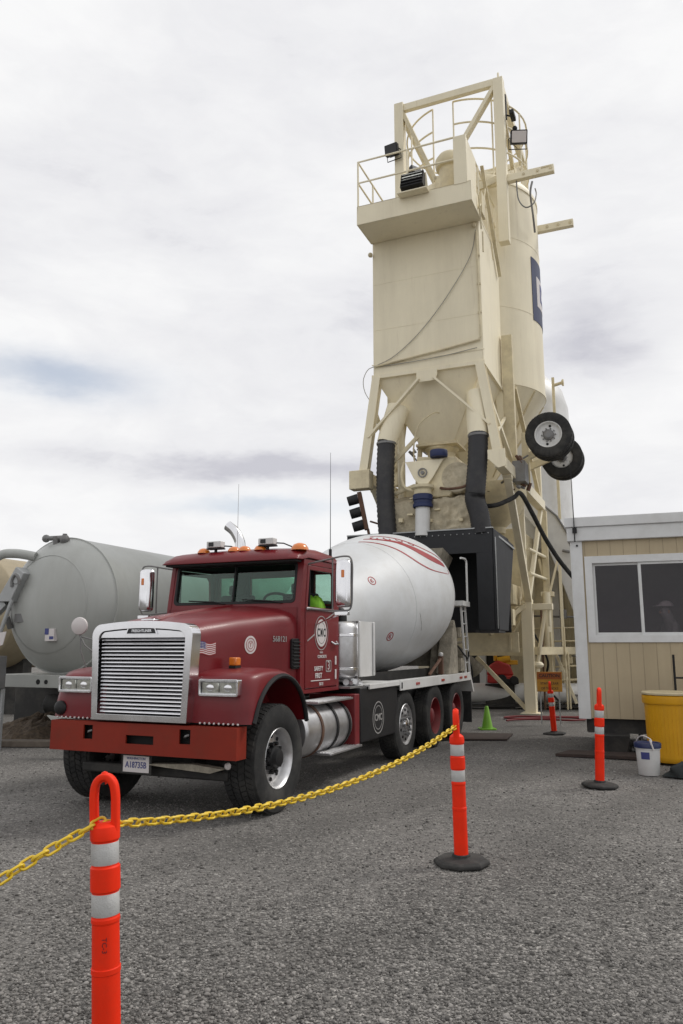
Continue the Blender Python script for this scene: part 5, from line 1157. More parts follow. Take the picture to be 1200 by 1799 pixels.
for x0, x1, y in ((.305, 1.06, .03), (1.02, 1.785, .0)):
    a_, b_ = match([(x0, 1.855), (x1, 1.855), (x1, 3.045), (x0, 3.045)], [(x0 + .045, 1.90), (x1 - .045, 1.90), (x1 - .045, 3.0), (x0 + .045, 3.0)], ((x0 + x1) / 2, 2.45))
    fr.ring(a_, b_, XZ(0), y, y + .028)
fr.build('sash', 'trim', win, bevel=.003)
for x0, x1, y in ((.35, 1.015, .045), (1.065, 1.74, .015)): MB().box(x0 - .003, x1 + .003, y, y + .004, 1.897, 3.003).build('pane', 'dglass', win, smooth=0)
MB().box(.10, WX - .1, .08, .2, .30, Z0 - .012).box(.10, WX - .1, 2.3, 2.45, .30, Z0 - .012).box(.08, .2, .2, 2.3, .30, Z0 - .012).build('chassis', 'under', of)
for x in (.9, 1.5, 3.2, 5.0):
    MB().tube((x, .5, .02), (x, .5, .5), .035, n=8).box(x - .15, x + .15, .35, .65, 0, .04).build('jack_stand', 'galv', of)
MB().lathe([(.28, 0), (.40, .02), (.42, .06), (.42, .2), (.4, .24), (.28, .26)], (1.05, .8, .43), (1, 0, 0), 28).build('wheel', 'rubber', of)
MB().path([(.06, -.12, 3.40), (.06, -.12, 3.75), (.05, -.12, 4.8)], [.012, .009, .005], 6).box(.03, .10, -.14, -.09, 3.55, 3.64).box(.07, .10, -.05, -.001, 3.33, 3.36).build('whip_aerial', 'black', of)
# worker seen faintly behind the right pane
def skin_person():
    me = bpy.data.meshes.new('person'); V = []; E_ = []; Rr = []
    def j(p, r, parent=None):
        V.append(p); Rr.append(r)
        if parent is not None: E_.append((parent, len(V) - 1))
        return len(V) - 1
    pel = j((0, 0, .95), .15); sp_ = j((0, .0, 1.15), .145, pel); chst = j((0, -.04, 1.36), .165, sp_); nk = j((0, -.07, 1.50), .065, chst); hd = j((0, -.10, 1.60), .085, nk); top_ = j((0, -.11, 1.70), .092, hd)
    j((0, -.19, 1.60), .04, hd)
    for s in (1, -1):
        sh_ = j((s * .19, -.05, 1.40), .068, chst); el = j((s * .27, -.12, 1.14), .05, sh_); wr_ = j((s * .20, -.33, 1.08), .034, el); ha = j((s * .18, -.42, 1.08), .036, wr_)
        for q in range(4): 
            f1 = j((s * .18 + (q - 1.5) * .022, -.46, 1.075), .010, ha); j((s * .18 + (q - 1.5) * .024, -.50 - .006 * (1.5 - abs(q - 1.5)), 1.06), .009, f1)
        j((s * .145, -.43, 1.10), .011, wr_)
        hp_ = j((s * .10, 0, .88), .105, pel); kn = j((s * .11, -.02, .50), .072, hp_); an = j((s * .11, .0, .10), .046, kn); j((s * .11, -.14, .05), .045, an)
    me.from_pydata(V, E_, []); o = bpy.data.objects.new('person', me); COL.objects.link(o)
    sk = o.modifiers.new('skin', 'SKIN'); sk.use_smooth_shade = True
    for d, r in zip(me.skin_vertices[0].data, Rr): d.radius = (r, r)
    me.skin_vertices[0].data[0].use_root = True
    s_ = o.modifiers.new('sub', 'SUBSURF'); s_.levels = 1; s_.render_levels = 1
    return o
pe = skin_person(); pe.data.materials.append(M['shirt'])
pe.matrix_world = Matrix.Translation(OF_LOC) @ Matrix.Rotation(OF_RZ, 4, 'Z') @ Matrix.Translation((1.52, .42, .63)) @ Matrix.Rotation(R(-70), 4, 'Z')
tag(pe, 'person in a white cap and grey shirt behind the office window', 'person')
cp = MB().ball((0, -.105, 1.70), .112, 16, (1, 1.1, .85), half=True).box(-.07, .07, -.30, -.20, 1.70, 1.712).build('cap', 'decal', pe, smooth=60)
mb = MB().ball((0, -.205, 1.60), .018, 8, (.8, 1.2, 1.4))
for s in (1, -1): mb.ball((s * .035, -.185, 1.635), .012, 8).ball((s * .088, -.10, 1.61), .022, 8, (.5, 1, 1.4))
mb.box(-.025, .025, -.187, -.18, 1.545, 1.552).build('face', 'skin', pe)

# ================================================================== posts, chains, barrel, bucket, cone
def make_post():
    t = thing('delineator_post', '', 'delineator post', (0, 0, 0), 0, 'orange delineator posts')
    MB().lathe([(.212, .0), (.22, .012), (.215, .03), (.19, .045), (.075, .052), (.07, .075), (.0, .076)], (0, 0, 0), (0, 0, 1), 8).build('base', 'basebl', t, smooth=20, bevel=.006)
    pr = [(.0548, .04), (.0545, .40), (.0572, .403), (.0572, .421), (.0538, .424), (.0533, .586), (.0562, .594), (.0562, .606), (.0531, .613), (.0531, .706), (.0585, .712), (.0590, .728), (.0590, .775), (.0585, .80), (.0531, .806), (.0531, .90), (.0585, .908), (.059, .935), (.054, .958), (.034, .975), (0, .978)]
    MB().lathe(pr, (0, 0, 0), (0, 0, 1), 48).build('tube', 'orange', t, smooth=18)
    for z0, z1 in ((.812, .897), (.617, .702)): MB().lathe([(.0532, z0), (.0545, z0 + .002), (.0545, z1 - .002), (.0532, z1)], (0, 0, 0), (0, 0, 1), 32, caps=False).build('reflective_band', 'reflect', t)
    # handle loop (pointed arch) in the x-z plane
    pts = smooth_pts([(-.043, 0, .94), (-.044, 0, 1.02), (-.044, 0, 1.08), (-.036, 0, 1.125), (-.014, 0, 1.15), (.014, 0, 1.15), (.036, 0, 1.125), (.044, 0, 1.08), (.044, 0, 1.02), (.043, 0, .94)], 5)
    secs = []
    P = pts
    for i, p in enumerate(P):
        d = (P[min(i + 1, len(P) - 1)] - P[max(i - 1, 0)]).normalized(); nrm = Vector((d.z, 0, -d.x))
        secs.append([p + nrm * a + Vector((0, b, 0)) for a, b in rrect(-.0145, .0145, -.023, .023, .009, 3)])
    mb = MB().loft(secs); mb.tube((0, -.012, 1.142), (0, .012, 1.142), .02, n=10).ball((0, 0, 1.158), .018, 8).build('handle', 'orange', t, smooth=50)
    MB().tube((0, -.0235, 1.128), (0, .0235, 1.128), .006, n=10).build('handle_hole', 'dark', t)
    return t
p0 = make_post()
post_spots = [((-.905, 3.30), R(-2), (R(-.3), R(-3.6)), 'nearest orange post with an open loop handle, yellow chain threaded through it', .98),
              ((.932, 6.346), R(78), (R(-.8), R(-.3)), 'orange post in front of the truck wheels, yellow chain hooked at its neck', 1.0),
              ((3.124, 9.727), R(80), (R(2.7), R(0)), 'orange post standing close to the white bucket and yellow barrel', 1.0),
              ((4.137, 15.457), R(80), (R(-2.8), R(0)), 'farthest orange post leaning in front of the plant legs', .86)]
for i, ((x, y), rz, (rx, ry), lab, k) in enumerate(post_spots):
    o = p0 if i == 0 else copy_tree(p0)
    o.location = (x, y, 0); o.rotation_euler = (rx, ry, rz); o['label'] = lab; o.scale = (1, 1, k)
for ch in p0.children:
    if ch.name.startswith('tube'):
        pass
txt('TC-3', .028, 'hubred', p0, (.012, -.0545, .515), (0, 0, -1), (1, 0, 0), name='stamp', depth=.0005)
def chain(pts, label, name='chain'):
    """interlocked oval links along a polyline"""
    P = [Vector(p) for p in pts]; cum = [0]
    for a, b in zip(P, P[1:]): cum.append(cum[-1] + (b - a).length)
    def at(s):
        for i in range(len(P) - 1):
            if s <= cum[i + 1]: return P[i].lerp(P[i + 1], (s - cum[i]) / (cum[i + 1] - cum[i]))
        return P[-1]
    pitch = .0475; n = int(cum[-1] / pitch); mb = MB(); random.seed(2)
    for k in range(n):
        s = (k + .5) * cum[-1] / n; c = at(s); d = (at(min(cum[-1], s + .02)) - at(max(0, s - .02))).normalized()
        u, v, _ = basis(d); tw_ = R(45) + (PI / 2 if k % 2 else 0) + random.uniform(-.25, .25)
        w = u * math.cos(tw_) + v * math.sin(tw_)
        hl, hw = .0245, .0125; q = []
        for i in range(7): t = -PI / 2 + PI * i / 6; q.append(c + d * (hl - hw + .0) + (d * math.cos(t) + w * math.sin(t)) * hw)
        for i in range(7): t = PI / 2 + PI * i / 6; q.append(c - d * (hl - hw + .0) + (d * math.cos(t) + w * math.sin(t)) * hw)
        # make neighbours interlock
        q = [c + (p - c) * 1.28 for p in q]
        mb.path(q, .0060, 6, closed=True)
    o = mb.build(name, 'yellowchain', None, smooth=60); tag(o, label, 'chain', 'yellow plastic chains'); return o
CH1 = [(-0.968, 3.3, 0.9449), (-0.9195, 3.3778, 0.9311), (-0.8709, 3.4556, 0.9181), (-0.8224, 3.5335, 0.906), (-0.7738, 3.6113, 0.8947), (-0.7253, 3.6891, 0.8843), (-0.6768, 3.7669, 0.8748), (-0.6282, 3.8447, 0.8661), (-0.5797, 3.9226, 0.8583), (-0.5312, 4.0004, 0.8514), (-0.4826, 4.0782, 0.8453), (-0.4341, 4.156, 0.8401), (-0.3855, 4.2338, 0.8357), (-0.337, 4.3117, 0.8322), (-0.2885, 4.3895, 0.8296), (-0.2399, 4.4673, 0.8279), (-0.1914, 4.5451, 0.827), (-0.1428, 4.6229, 0.8269), (-0.0943, 4.7008, 0.8278), (-0.0458, 4.7786, 0.8295), (0.0028, 4.8564, 0.832), (0.0513, 4.9342, 0.8355), (0.0998, 5.0121, 0.8398), (0.1484, 5.0899, 0.8449), (0.1969, 5.1677, 0.851), (0.2455, 5.2455, 0.8578), (0.294, 5.3233, 0.8656), (0.3425, 5.4012, 0.8742), (0.3911, 5.479, 0.8837), (0.4396, 5.5568, 0.894), (0.4882, 5.6346, 0.9052), (0.5367, 5.7124, 0.9173), (0.5852, 5.7903, 0.9302), (0.6338, 5.8681, 0.944), (0.6823, 5.9459, 0.9587), (0.7308, 6.0237, 0.9742), (0.7794, 6.1015, 0.9906), (0.8279, 6.1794, 1.0079), (0.8765, 6.2572, 1.026), (0.925, 6.335, 1.045)]
CH2 = [(-0.968, 3.3, 0.9594), (-1.0143, 3.2686, 0.9371), (-1.0605, 3.2372, 0.914), (-1.1068, 3.2059, 0.89), (-1.153, 3.1745, 0.8652), (-1.1993, 3.1431, 0.8396), (-1.2456, 3.1117, 0.8131), (-1.2918, 3.0803, 0.7857), (-1.3381, 3.049, 0.7576), (-1.3844, 3.0176, 0.7285), (-1.4306, 2.9862, 0.6987), (-1.4769, 2.9548, 0.668), (-1.5231, 2.9234, 0.6364), (-1.5694, 2.8921, 0.604), (-1.6157, 2.8607, 0.5708), (-1.6619, 2.8293, 0.5367), (-1.7082, 2.7979, 0.5018), (-1.7545, 2.7666, 0.4661), (-1.8007, 2.7352, 0.4295), (-1.847, 2.7038, 0.392), (-1.8932, 2.6724, 0.3537), (-1.9395, 2.641, 0.3146), (-1.9858, 2.6097, 0.2746), (-2.032, 2.5783, 0.2338), (-2.0783, 2.5469, 0.1922), (-2.1246, 2.5155, 0.1497), (-2.1708, 2.4841, 0.1064), (-2.2171, 2.4528, 0.0622), (-2.2633, 2.4214, 0.0172), (-2.3096, 2.39, -0.0287)]
chain(CH1, 'yellow plastic chain sagging in front of the truck between two orange posts')
chain(CH2, 'yellow plastic chain running from the nearest post out of the left edge')

br_ = thing('barrel', 'tall yellow plastic barrel with a lid rim beside the office wall', 'barrel', (4.86, 11.72, 0))
MB().lathe([(0, .02), (.30, .02), (.325, .05), (.33, .10), (.345, .80), (.352, .84), (.37, .845), (.378, .87), (.378, .955), (.365, .965), (.33, .965), (0, .96)], (0, 0, 0), (0, 0, 1), 56).build('barrel_body', 'yellow', br_, smooth=40)
MB().lathe([(.0, .968), (.355, .968), (.382, .975), (.385, 1.0), (.37, 1.012), (.34, 1.0), (0, .985)], (0, 0, 0), (0, 0, 1), 56).build('lid', mat('lid_cream', (.55, .47, .30), .5), br_, smooth=40)
mb = MB()
for k in range(40): t = 2 * PI * k / 40; mb.tube((.3335 * math.cos(t), .3335 * math.sin(t), .14), (.3445 * math.cos(t), .3445 * math.sin(t), .80), .0025, n=6)
mb.build('barrel_rib', 'yellow', br_)
bk = thing('bucket', 'white plastic bucket with a dark blue lid next to the yellow barrel', 'bucket', (4.075, 10.62, 0))
MB().lathe([(0, .005), (.128, .0), (.134, .008), (.152, .335), (.163, .337), (.163, .352), (.153, .354), (.155, .37)], (0, 0, 0), (0, 0, 1), 44).build('bucket_body', 'white', bk, smooth=40)
MB().lathe([(.158, .345), (.170, .350), (.172, .405), (.165, .415), (.150, .412), (.145, .398), (0, .396)], (0, 0, 0), (0, 0, 1), 44).build('lid', mat('lid_blue', (.012, .022, .085), .4), bk, smooth=40)
MB().path(smooth_pts([(-.02, -.168, .40), (.0, -.13, .46), (-.06, -.03, .50), (-.09, .06, .47), (-.10, .13, .41)], 6), .008, 8).path([(.01, -.172, .33), (-.01, -.172, .40), (-.025, -.15, .46)], .011, 8).build('bail_handle', 'decal', bk)
mb = MB(); n_ = 8
vs = []
for off in (.0015, .004):
    for i in range(n_ + 1):
        t = R(214) + R(42) * i / n_
        for z in (.21, .30): rr = .134 + .018 * z / .335 + off; vs.append((rr * math.cos(t), rr * math.sin(t), z))
B = 2 * (n_ + 1); fs = []
for i in range(n_): p = 2 * i; fs += [(B + p, B + p + 2, B + p + 3, B + p + 1), (p, p + 2, B + p + 2, B + p), (p + 1, p + 3, B + p + 3, B + p + 1)]
mb.add(vs, fs).build('paper_label', 'decalblue', bk)
cn = thing('traffic_cone', 'small lime green traffic cone behind the rear wheels of the truck', 'traffic cone', (3.0, 16.35, 0))
MB().lathe([(.12, .03), (.115, .04), (.035, .46), (.025, .47), (0, .47)], (0, 0, 0), (0, 0, 1), 28).build('cone', 'green', cn, smooth=40)
MB().prism(rrect(-.17, .17, -.17, .17, .04), XY(0), 0, .03).build('base', 'green', cn, bevel=.006)
o = MB().prism([(-1.5, -.35), (.55, -.75), (1.0, .15), (-.9, .75)], XY(0), .002, .025).build('steel_road_plate', 'darkrust', None); o.location = (2.35, 15.1, 0); o.rotation_euler = (0, 0, R(8)); tag(o, 'flat dark rusty steel plate on the ground by the lime green cone', 'steel plate')
o = MB().path(smooth_pts([(0, 0, .03), (.3, .25, .03), (.9, .3, .03), (1.5, .05, .03), (1.9, .35, .03), (1.6, .75, .03), (.9, .7, .03), (.4, .5, .03), (.1, .75, .03), (.5, 1.1, .03), (1.3, 1.0, .03), (2.2, 1.2, .03), (2.6, 2.0, .2), (2.5, 2.4, .6)], 8), .022, 8).build('water_hose', 'hose_red', None); o.location = (3.75, 18.0, 0); tag(o, 'dark red hose coiled loosely on the ground at the plant leg', 'hose')
# white pipe tank lying behind, red engine on it
wp = thing('pipe_tank', 'long white horizontal pipe tank lying under the batch plant', 'pipe tank', (5.2, 22.0, -.085), R(-2))
MB().lathe([(0, -.1), (.2, -.08), (.27, 0), (.27, 5.2), (.2, 5.28), (0, 5.3)], (-2.2, 0, .50), (1, 0, 0), 36).build('tank_shell', 'white', wp, smooth=40)
for x in (-1.8, 0, 2.4): MB().box(x - .08, x + .08, -.3, .3, 0, .28).build('saddle', 'under', wp)
MB().box(-2.4, 3.0, -.32, .32, .14, .20).build('skid', 'under', wp)
eg = thing('engine', 'red engine with a yellow top sitting behind the truck chute', 'engine', (4.38, 21.75, .70), R(-10))
MB().box(-.34, .36, -.25, .25, 0, .22).prism([(-.36, .22), (.38, .22), (.28, .50), (-.05, .62), (-.3, .45)], XZ(0), -.25, .25).build('engine_cover', 'redpaint', eg, bevel=.04)
MB().box(-.05, .5, -.27, .2, -.02, .12).tube((.05, -.3, .1), (.05, -.2, .1), .14).tube((.38, -.3, .08), (.38, -.2, .08), .12).build('engine_base', 'black', eg, bevel=.02)
MB().tube((-.05, -.1, .6), (.3, -.1, .66), .10).box(.1, .5, -.15, .15, .5, .62).tube((-.1, 0, .6), (-.1, 0, .78), .05).build('air_filter', 'yellow', eg, bevel=.01)
MB().box(-.4, .4, .05, .3, -.72, -.03).build('engine_stand', 'under', eg)
wsn = thing('warning_sign', 'small orange yellow warning sign standing beyond the farthest post', 'sign', (4.60, 17.4, 0), R(-12))
MB().box(-.27, .27, -.012, .012, .70, 1.13).build('sign_panel', mat('sign_orange', (.55, .27, .03), .6, var=.15, scale=8, dirt=(.2, .12, .05), dirt_amt=.5, dirt_scale=6), wsn, bevel=.006)
for x in (-.2, .2): MB().box(x - .015, x + .015, .014, .04, 0, 1.1).build('sign_leg', 'galv', wsn)
MB().box(-.26, .26, -.016, -.0125, .97, 1.12).build('sign_band', mat('sign_dark_orange', (.36, .10, .02), .6), wsn)
txt('CAUTION', .10, 'decalblk', wsn, (0, -.019, 1.045), (1, 0, 0), (0, 0, 1), bold=.002)
txt('STAY CLEAR', .07, 'rust', wsn, (0, -.015, .88), (1, 0, 0), (0, 0, 1), bold=.001)
txt('OF TRUCKS', .07, 'rust', wsn, (0, -.015, .77), (1, 0, 0), (0, 0, 1), bold=.001)
# dark lump of cloth and a hand truck at the right edge
gl = MB(); random.seed(8); vs = []; fs = []; n = 28; K = 10
for k in range(K + 1):
    for i in range(n):
        a = 2 * PI * i / n; f = 1 - k / K
        vs.append((.30 * f ** .7 * math.cos(a) * (1 + .15 * math.sin(3 * a + k)) + random.uniform(-.01, .01), .20 * f ** .7 * math.sin(a) * (1 + .12 * math.sin(4 * a)) + random.uniform(-.01, .01), .15 * (1 - f ** 1.8) * (1 + .25 * math.sin(2 * a + 1)) + .01))
for k in range(K):
    for i in range(n): fs.append((k * n + i, k * n + (i + 1) % n, (k + 1) * n + (i + 1) % n, (k + 1) * n + i))
o = gl.add(vs, fs).build('work_gloves', mat('dark_cloth', (.016, .02, .02), .95, var=.4, scale=14), None, smooth=60); o.location = (4.50, 10.45, 0); o.rotation_euler = (0, 0, R(10)); tag(o, 'dark bundle of cloth dropped on the gravel beside the white bucket', 'cloth bundle')
ht = thing('hand_truck', 'black tubular hand truck frame behind the yellow barrel at the right edge', 'hand truck', (5.22, 12.02, 0), R(-20))
for x in (-.11, .11): MB().path(smooth_pts([(x, 0, .1), (x, .03, 1.0), (x, .0, 1.55)], 5), .018, 8).build('upright', 'black', ht)
for z in (.35, .8, 1.2): MB().tube((-.11, .02, z), (.11, .02, z), .014, n=8).build('crossbar', 'black', ht)
for x in (-.2, .2): MB().lathe([(.05, 0), (.12, .005), (.125, .02), (.125, .05), (.12, .065), (.05, .07)], (x - .035, .06, .125), (1, 0, 0), 20).build('wheel', 'rubber', ht)
MB().box(-.2, .2, -.25, 0, .015, .03).build('toe_plate', 'steel', ht)
o = MB().prism([(-.9, -.25), (1.5, -.32), (1.6, .3), (-.7, .28)], XY(0), .0, .04).build('rubber_mat', 'darkrust', None); o.location = (4.25, 12.35, 0); o.rotation_euler = (0, 0, R(-18)); tag(o, 'dark brown mat on the ground under the office trailer', 'mat')
o = MB().loft([[Vector(p) for p in ((-.22, -.16, 0), (.22, -.16, 0), (.22, .16, 0), (-.22, .16, 0))], [Vector(p) for p in ((-.26, -.2, .30), (.26, -.2, .30), (.26, .2, .30), (-.26, .2, .30))]]).build('storage_tub', 'under', None, bevel=.02); o.location = (4.35, 12.75, .0); o.rotation_euler = (0, 0, R(-20)); tag(o, 'dark storage tub stowed beneath the office trailer', 'tub')

# ================================================================== ground, gravel, sky, light, camera
def ground_mat():
    m = bpy.data.materials.new('gravel'); m.use_nodes = True; nt = m.node_tree; N = nt.nodes; L = nt.links; b = N['Principled BSDF']
    tc = N.new('ShaderNodeTexCoord')
    def vor(s, feat='F1'):
        v = N.new('ShaderNodeTexVoronoi'); v.inputs['Scale'].default_value = s; v.feature = feat; L.new(tc.outputs['Object'], v.inputs['Vector']); return v
    def noise(s, d=5):
        v = N.new('ShaderNodeTexNoise'); v.inputs['Scale'].default_value = s; v.inputs['Detail'].default_value = d; L.new(tc.outputs['Object'], v.inputs['Vector']); return v
    v1 = vor(72); v2 = vor(40)
    cr = N.new('ShaderNodeValToRGB'); e = cr.color_ramp; e.elements[0].position = 0; e.elements[0].color = (.070, .067, .064, 1); e.elements[1].position = 1; e.elements[1].color = (.45, .43, .40, 1)
    k = e.elements.new(.45); k.color = (.152, .145, .136, 1); k = e.elements.new(.8); k.color = (.222, .211, .197, 1)
    sep = N.new('ShaderNodeSeparateColor'); L.new(v1.outputs['Color'], sep.inputs[0]); L.new(sep.outputs[0], cr.inputs[0])
    n1 = noise(.45, 6); n2 = noise(2.6, 6)
    mr = N.new('ShaderNodeMapRange'); mr.inputs[1].default_value = .32; mr.inputs[2].default_value = .68; mr.inputs[3].default_value = .68; mr.inputs[4].default_value = 1.25; L.new(n1.outputs['Fac'], mr.inputs[0])
    mr2 = N.new('ShaderNodeMapRange'); mr2.inputs[1].default_value = .3; mr2.inputs[2].default_value = .7; mr2.inputs[3].default_value = .86; mr2.inputs[4].default_value = 1.12; L.new(n2.outputs['Fac'], mr2.inputs[0])
    mu = N.new('ShaderNodeMath'); mu.operation = 'MULTIPLY'; L.new(mr.outputs[0], mu.inputs[0]); L.new(mr2.outputs[0], mu.inputs[1])
    mx = N.new('ShaderNodeMix'); mx.data_type = 'RGBA'; mx.blend_type = 'MULTIPLY'; mx.inputs[0].default_value = 1
    L.new(cr.outputs[0], mx.inputs[6]); L.new(mu.outputs[0], mx.inputs[7])
    # fine packed dust between the stones
    n3 = noise(.8, 8); mr3 = N.new('ShaderNodeMapRange'); mr3.inputs[1].default_value = .48; mr3.inputs[2].default_value = .66; mr3.inputs[4].default_value = .55; L.new(n3.outputs['Fac'], mr3.inputs[0])
    mx2 = N.new('ShaderNodeMix'); mx2.data_type = 'RGBA'; mx2.inputs[7].default_value = (.182, .173, .162, 1); L.new(mr3.outputs[0], mx2.inputs[0]); L.new(mx.outputs[2], mx2.inputs[6])
    n4 = noise(17, 5); mr4 = N.new('ShaderNodeMapRange'); mr4.inputs[1].default_value = .34; mr4.inputs[2].default_value = .66; mr4.inputs[3].default_value = .78; mr4.inputs[4].default_value = 1.30; L.new(n4.outputs['Fac'], mr4.inputs[0])
    mx3 = N.new('ShaderNodeMix'); mx3.data_type = 'RGBA'; mx3.blend_type = 'MULTIPLY'; mx3.inputs[0].default_value = 1; L.new(mx2.outputs[2], mx3.inputs[6]); L.new(mr4.outputs[0], mx3.inputs[7])
    sp = N.new('ShaderNodeSeparateXYZ'); L.new(tc.outputs['Object'], sp.inputs[0])
    def mt(op, a, b_):
        q = N.new('ShaderNodeMath'); q.operation = op
        for i, v in enumerate((a, b_)):
            if isinstance(v, (int, float)): q.inputs[i].default_value = v
            else: L.new(v, q.inputs[i])
        return q.outputs[0]
    n5 = noise(.9, 6); s_ = mt('ADD', mt('SUBTRACT', sp.outputs[1], mt('MULTIPLY', sp.outputs[0], .42)), mt('MULTIPLY', mt('SUBTRACT', n5.outputs['Fac'], .5), 2.4))
    mr5 = N.new('ShaderNodeMapRange'); mr5.inputs[1].default_value = 5.0; mr5.inputs[2].default_value = 6.1; mr5.inputs[4].default_value = .34; L.new(s_, mr5.inputs[0])
    mx5 = N.new('ShaderNodeMix'); mx5.data_type = 'RGBA'; mx5.inputs[7].default_value = (.188, .178, .167, 1); L.new(mr5.outputs[0], mx5.inputs[0]); L.new(mx3.outputs[2], mx5.inputs[6])
    # faint curved wheel tracks crossing the yard
    wv = N.new('ShaderNodeTexWave'); wv.wave_type = 'BANDS'; wv.bands_direction = 'X'; wv.inputs['Scale'].default_value = .16; wv.inputs['Distortion'].default_value = 2.5; wv.inputs['Detail'].default_value = 3; wv.inputs['Detail Scale'].default_value = .6
    mp5 = N.new('ShaderNodeMapping'); mp5.inputs['Rotation'].default_value = (0, 0, R(38)); L.new(tc.outputs['Object'], mp5.inputs['Vector']); L.new(mp5.outputs[0], wv.inputs['Vector'])
    mr6 = N.new('ShaderNodeMapRange'); mr6.inputs[1].default_value = .62; mr6.inputs[2].default_value = .95; mr6.inputs[3].default_value = 1.0; mr6.inputs[4].default_value = .84; L.new(wv.outputs['Fac'], mr6.inputs[0])
    mx6 = N.new('ShaderNodeMix'); mx6.data_type = 'RGBA'; mx6.blend_type = 'MULTIPLY'; mx6.inputs[0].default_value = 1; L.new(mx5.outputs[2], mx6.inputs[6]); L.new(mr6.outputs[0], mx6.inputs[7])
    L.new(mx6.outputs[2], b.inputs['Base Color']); b.inputs['Roughness'].default_value = .95; b.inputs['Specular IOR Level'].default_value = .25
    ad = N.new('ShaderNodeMath'); ad.operation = 'ADD'; L.new(v1.outputs['Distance'], ad.inputs[0]); L.new(v2.outputs['Distance'], ad.inputs[1])
    bp = N.new('ShaderNodeBump'); bp.inputs['Strength'].default_value = .9; bp.inputs['Distance'].default_value = .012; bp.invert = True; L.new(ad.outputs[0], bp.inputs['Height']); L.new(bp.outputs[0], b.inputs['Normal'])
    return m
GM = ground_mat()
def gz(x, y):   # gentle unevenness, flat where things stand
    return 0.012 * math.sin(x * .9 + .5 * y) * math.sin(y * .7 - .4) - .012
g = MB(); xs = [-1500, -300, -80, -30] + [-15 + i * .5 for i in range(61)] + [30, 80, 300, 1500]; ys = [-200, -30, -5] + [0 + i * .5 for i in range(57)] + [35, 60, 120, 400, 3000]
vs = [(x, y, gz(x, y) if abs(x) < 16 and -1 < y < 29 else -.012) for y in ys for x in xs]; W = len(xs)
fs = [(j * W + i, j * W + i + 1, (j + 1) * W + i + 1, (j + 1) * W + i) for j in range(len(ys) - 1) for i in range(W - 1)]
go_ = g.add(vs, fs).build('ground', GM, None, smooth=60); tag(go_, kind='structure')
# loose stones: one mesh of many small pebbles, denser near the camera
def stones():
    phi = (1 + 5 ** .5) / 2
    ico = np.array([(-1, phi, 0), (1, phi, 0), (-1, -phi, 0), (1, -phi, 0), (0, -1, phi), (0, 1, phi), (0, -1, -phi), (0, 1, -phi), (phi, 0, -1), (phi, 0, 1), (-phi, 0, -1), (-phi, 0, 1)]); ico /= np.linalg.norm(ico[0])
    tri = np.array([(0, 11, 5), (0, 5, 1), (0, 1, 7), (0, 7, 10), (0, 10, 11), (1, 5, 9), (5, 11, 4), (11, 10, 2), (10, 7, 6), (7, 1, 8), (3, 9, 4), (3, 4, 2), (3, 2, 6), (3, 6, 8), (3, 8, 9), (4, 9, 5), (2, 4, 11), (6, 2, 10), (8, 6, 7), (9, 8, 1)])
    n = 90000
    u = rng.random(n); y = 2.6 / (1 - u * (1 - 2.6 / 15.0)); x = (rng.random(n) - .5) * 2 * (y * .50 + .5)
    s = rng.lognormal(-5.05, .38, n); s = np.clip(s, .0028, .016)
    lane = y - .42 * x + .5 * np.sin(x * 1.7) + .3 * np.sin(y * 2.3 + x); keep = rng.random(n) < np.where(lane > 5.4, .82, 1.0)
    x, y, s = x[keep], y[keep], s[keep]; n = len(x)
    P = ico[None] * (1 + rng.uniform(-.28, .28, (n, 12, 1)))
    P = P * rng.uniform(.65, 1.2, (n, 1, 3)); P[:, :, 2] *= .75
    a = rng.random(n) * 2 * np.pi; c, d = np.cos(a)[:, None], np.sin(a)[:, None]
    X = P[:, :, 0] * c - P[:, :, 1] * d; Y = P[:, :, 0] * d + P[:, :, 1] * c
    z0 = np.array([gz(i, j) for i, j in zip(x, y)])
    V = np.stack([X * s[:, None] + x[:, None], Y * s[:, None] + y[:, None], P[:, :, 2] * s[:, None] + z0[:, None] + s[:, None] * .25], -1).reshape(-1, 3)
    F = (tri[None] + (np.arange(n) * 12)[:, None, None]).reshape(-1, 3)
    me = bpy.data.meshes.new('loose_gravel'); me.vertices.add(len(V)); me.vertices.foreach_set('co', V.ravel().astype(np.float32))
    me.loops.add(F.size); me.loops.foreach_set('vertex_index', F.ravel().astype(np.int32)); me.polygons.add(len(F)); me.polygons.foreach_set('loop_start', np.arange(0, F.size, 3, dtype=np.int32)); me.update(calc_edges=True)
    o = bpy.data.objects.new('loose_gravel', me); COL.objects.link(o); me.materials.append(mat('stone', (.19, .181, .170), .95, var=.2, scale=3, island=.6, spec=.25)); tag(o, 'loose grey gravel stones scattered over the yard', 'gravel', kind='stuff')
stones()

w = bpy.data.worlds.new('World'); SC.world = w; w.use_nodes = True; nt = w.node_tree; N = nt.nodes; L = nt.links; N.clear()
SUN_EL, SUN_AZ = R(48), R(68)    # azimuth measured from +Y towards +X
sky = N.new('ShaderNodeTexSky'); sky.sky_type = 'NISHITA'; sky.sun_disc = False; sky.sun_elevation = SUN_EL; sky.sun_rotation = SUN_AZ
tc = N.new('ShaderNodeTexCoord')
bg1 = N.new('ShaderNodeBackground'); bg1.inputs['Strength'].default_value = .12; L.new(sky.outputs[0], bg1.inputs[0])
bg2 = N.new('ShaderNodeBackground'); bg2.inputs['Strength'].default_value = 1.0
def nz(scale, det, vec, rough=.55, dist=0.0):
    n_ = N.new('ShaderNodeTexNoise'); n_.inputs['Scale'].default_value = scale; n_.inputs['Detail'].default_value = det; n_.inputs['Roughness'].default_value = rough; n_.inputs['Distortion'].default_value = dist; L.new(vec, n_.inputs['Vector']); return n_
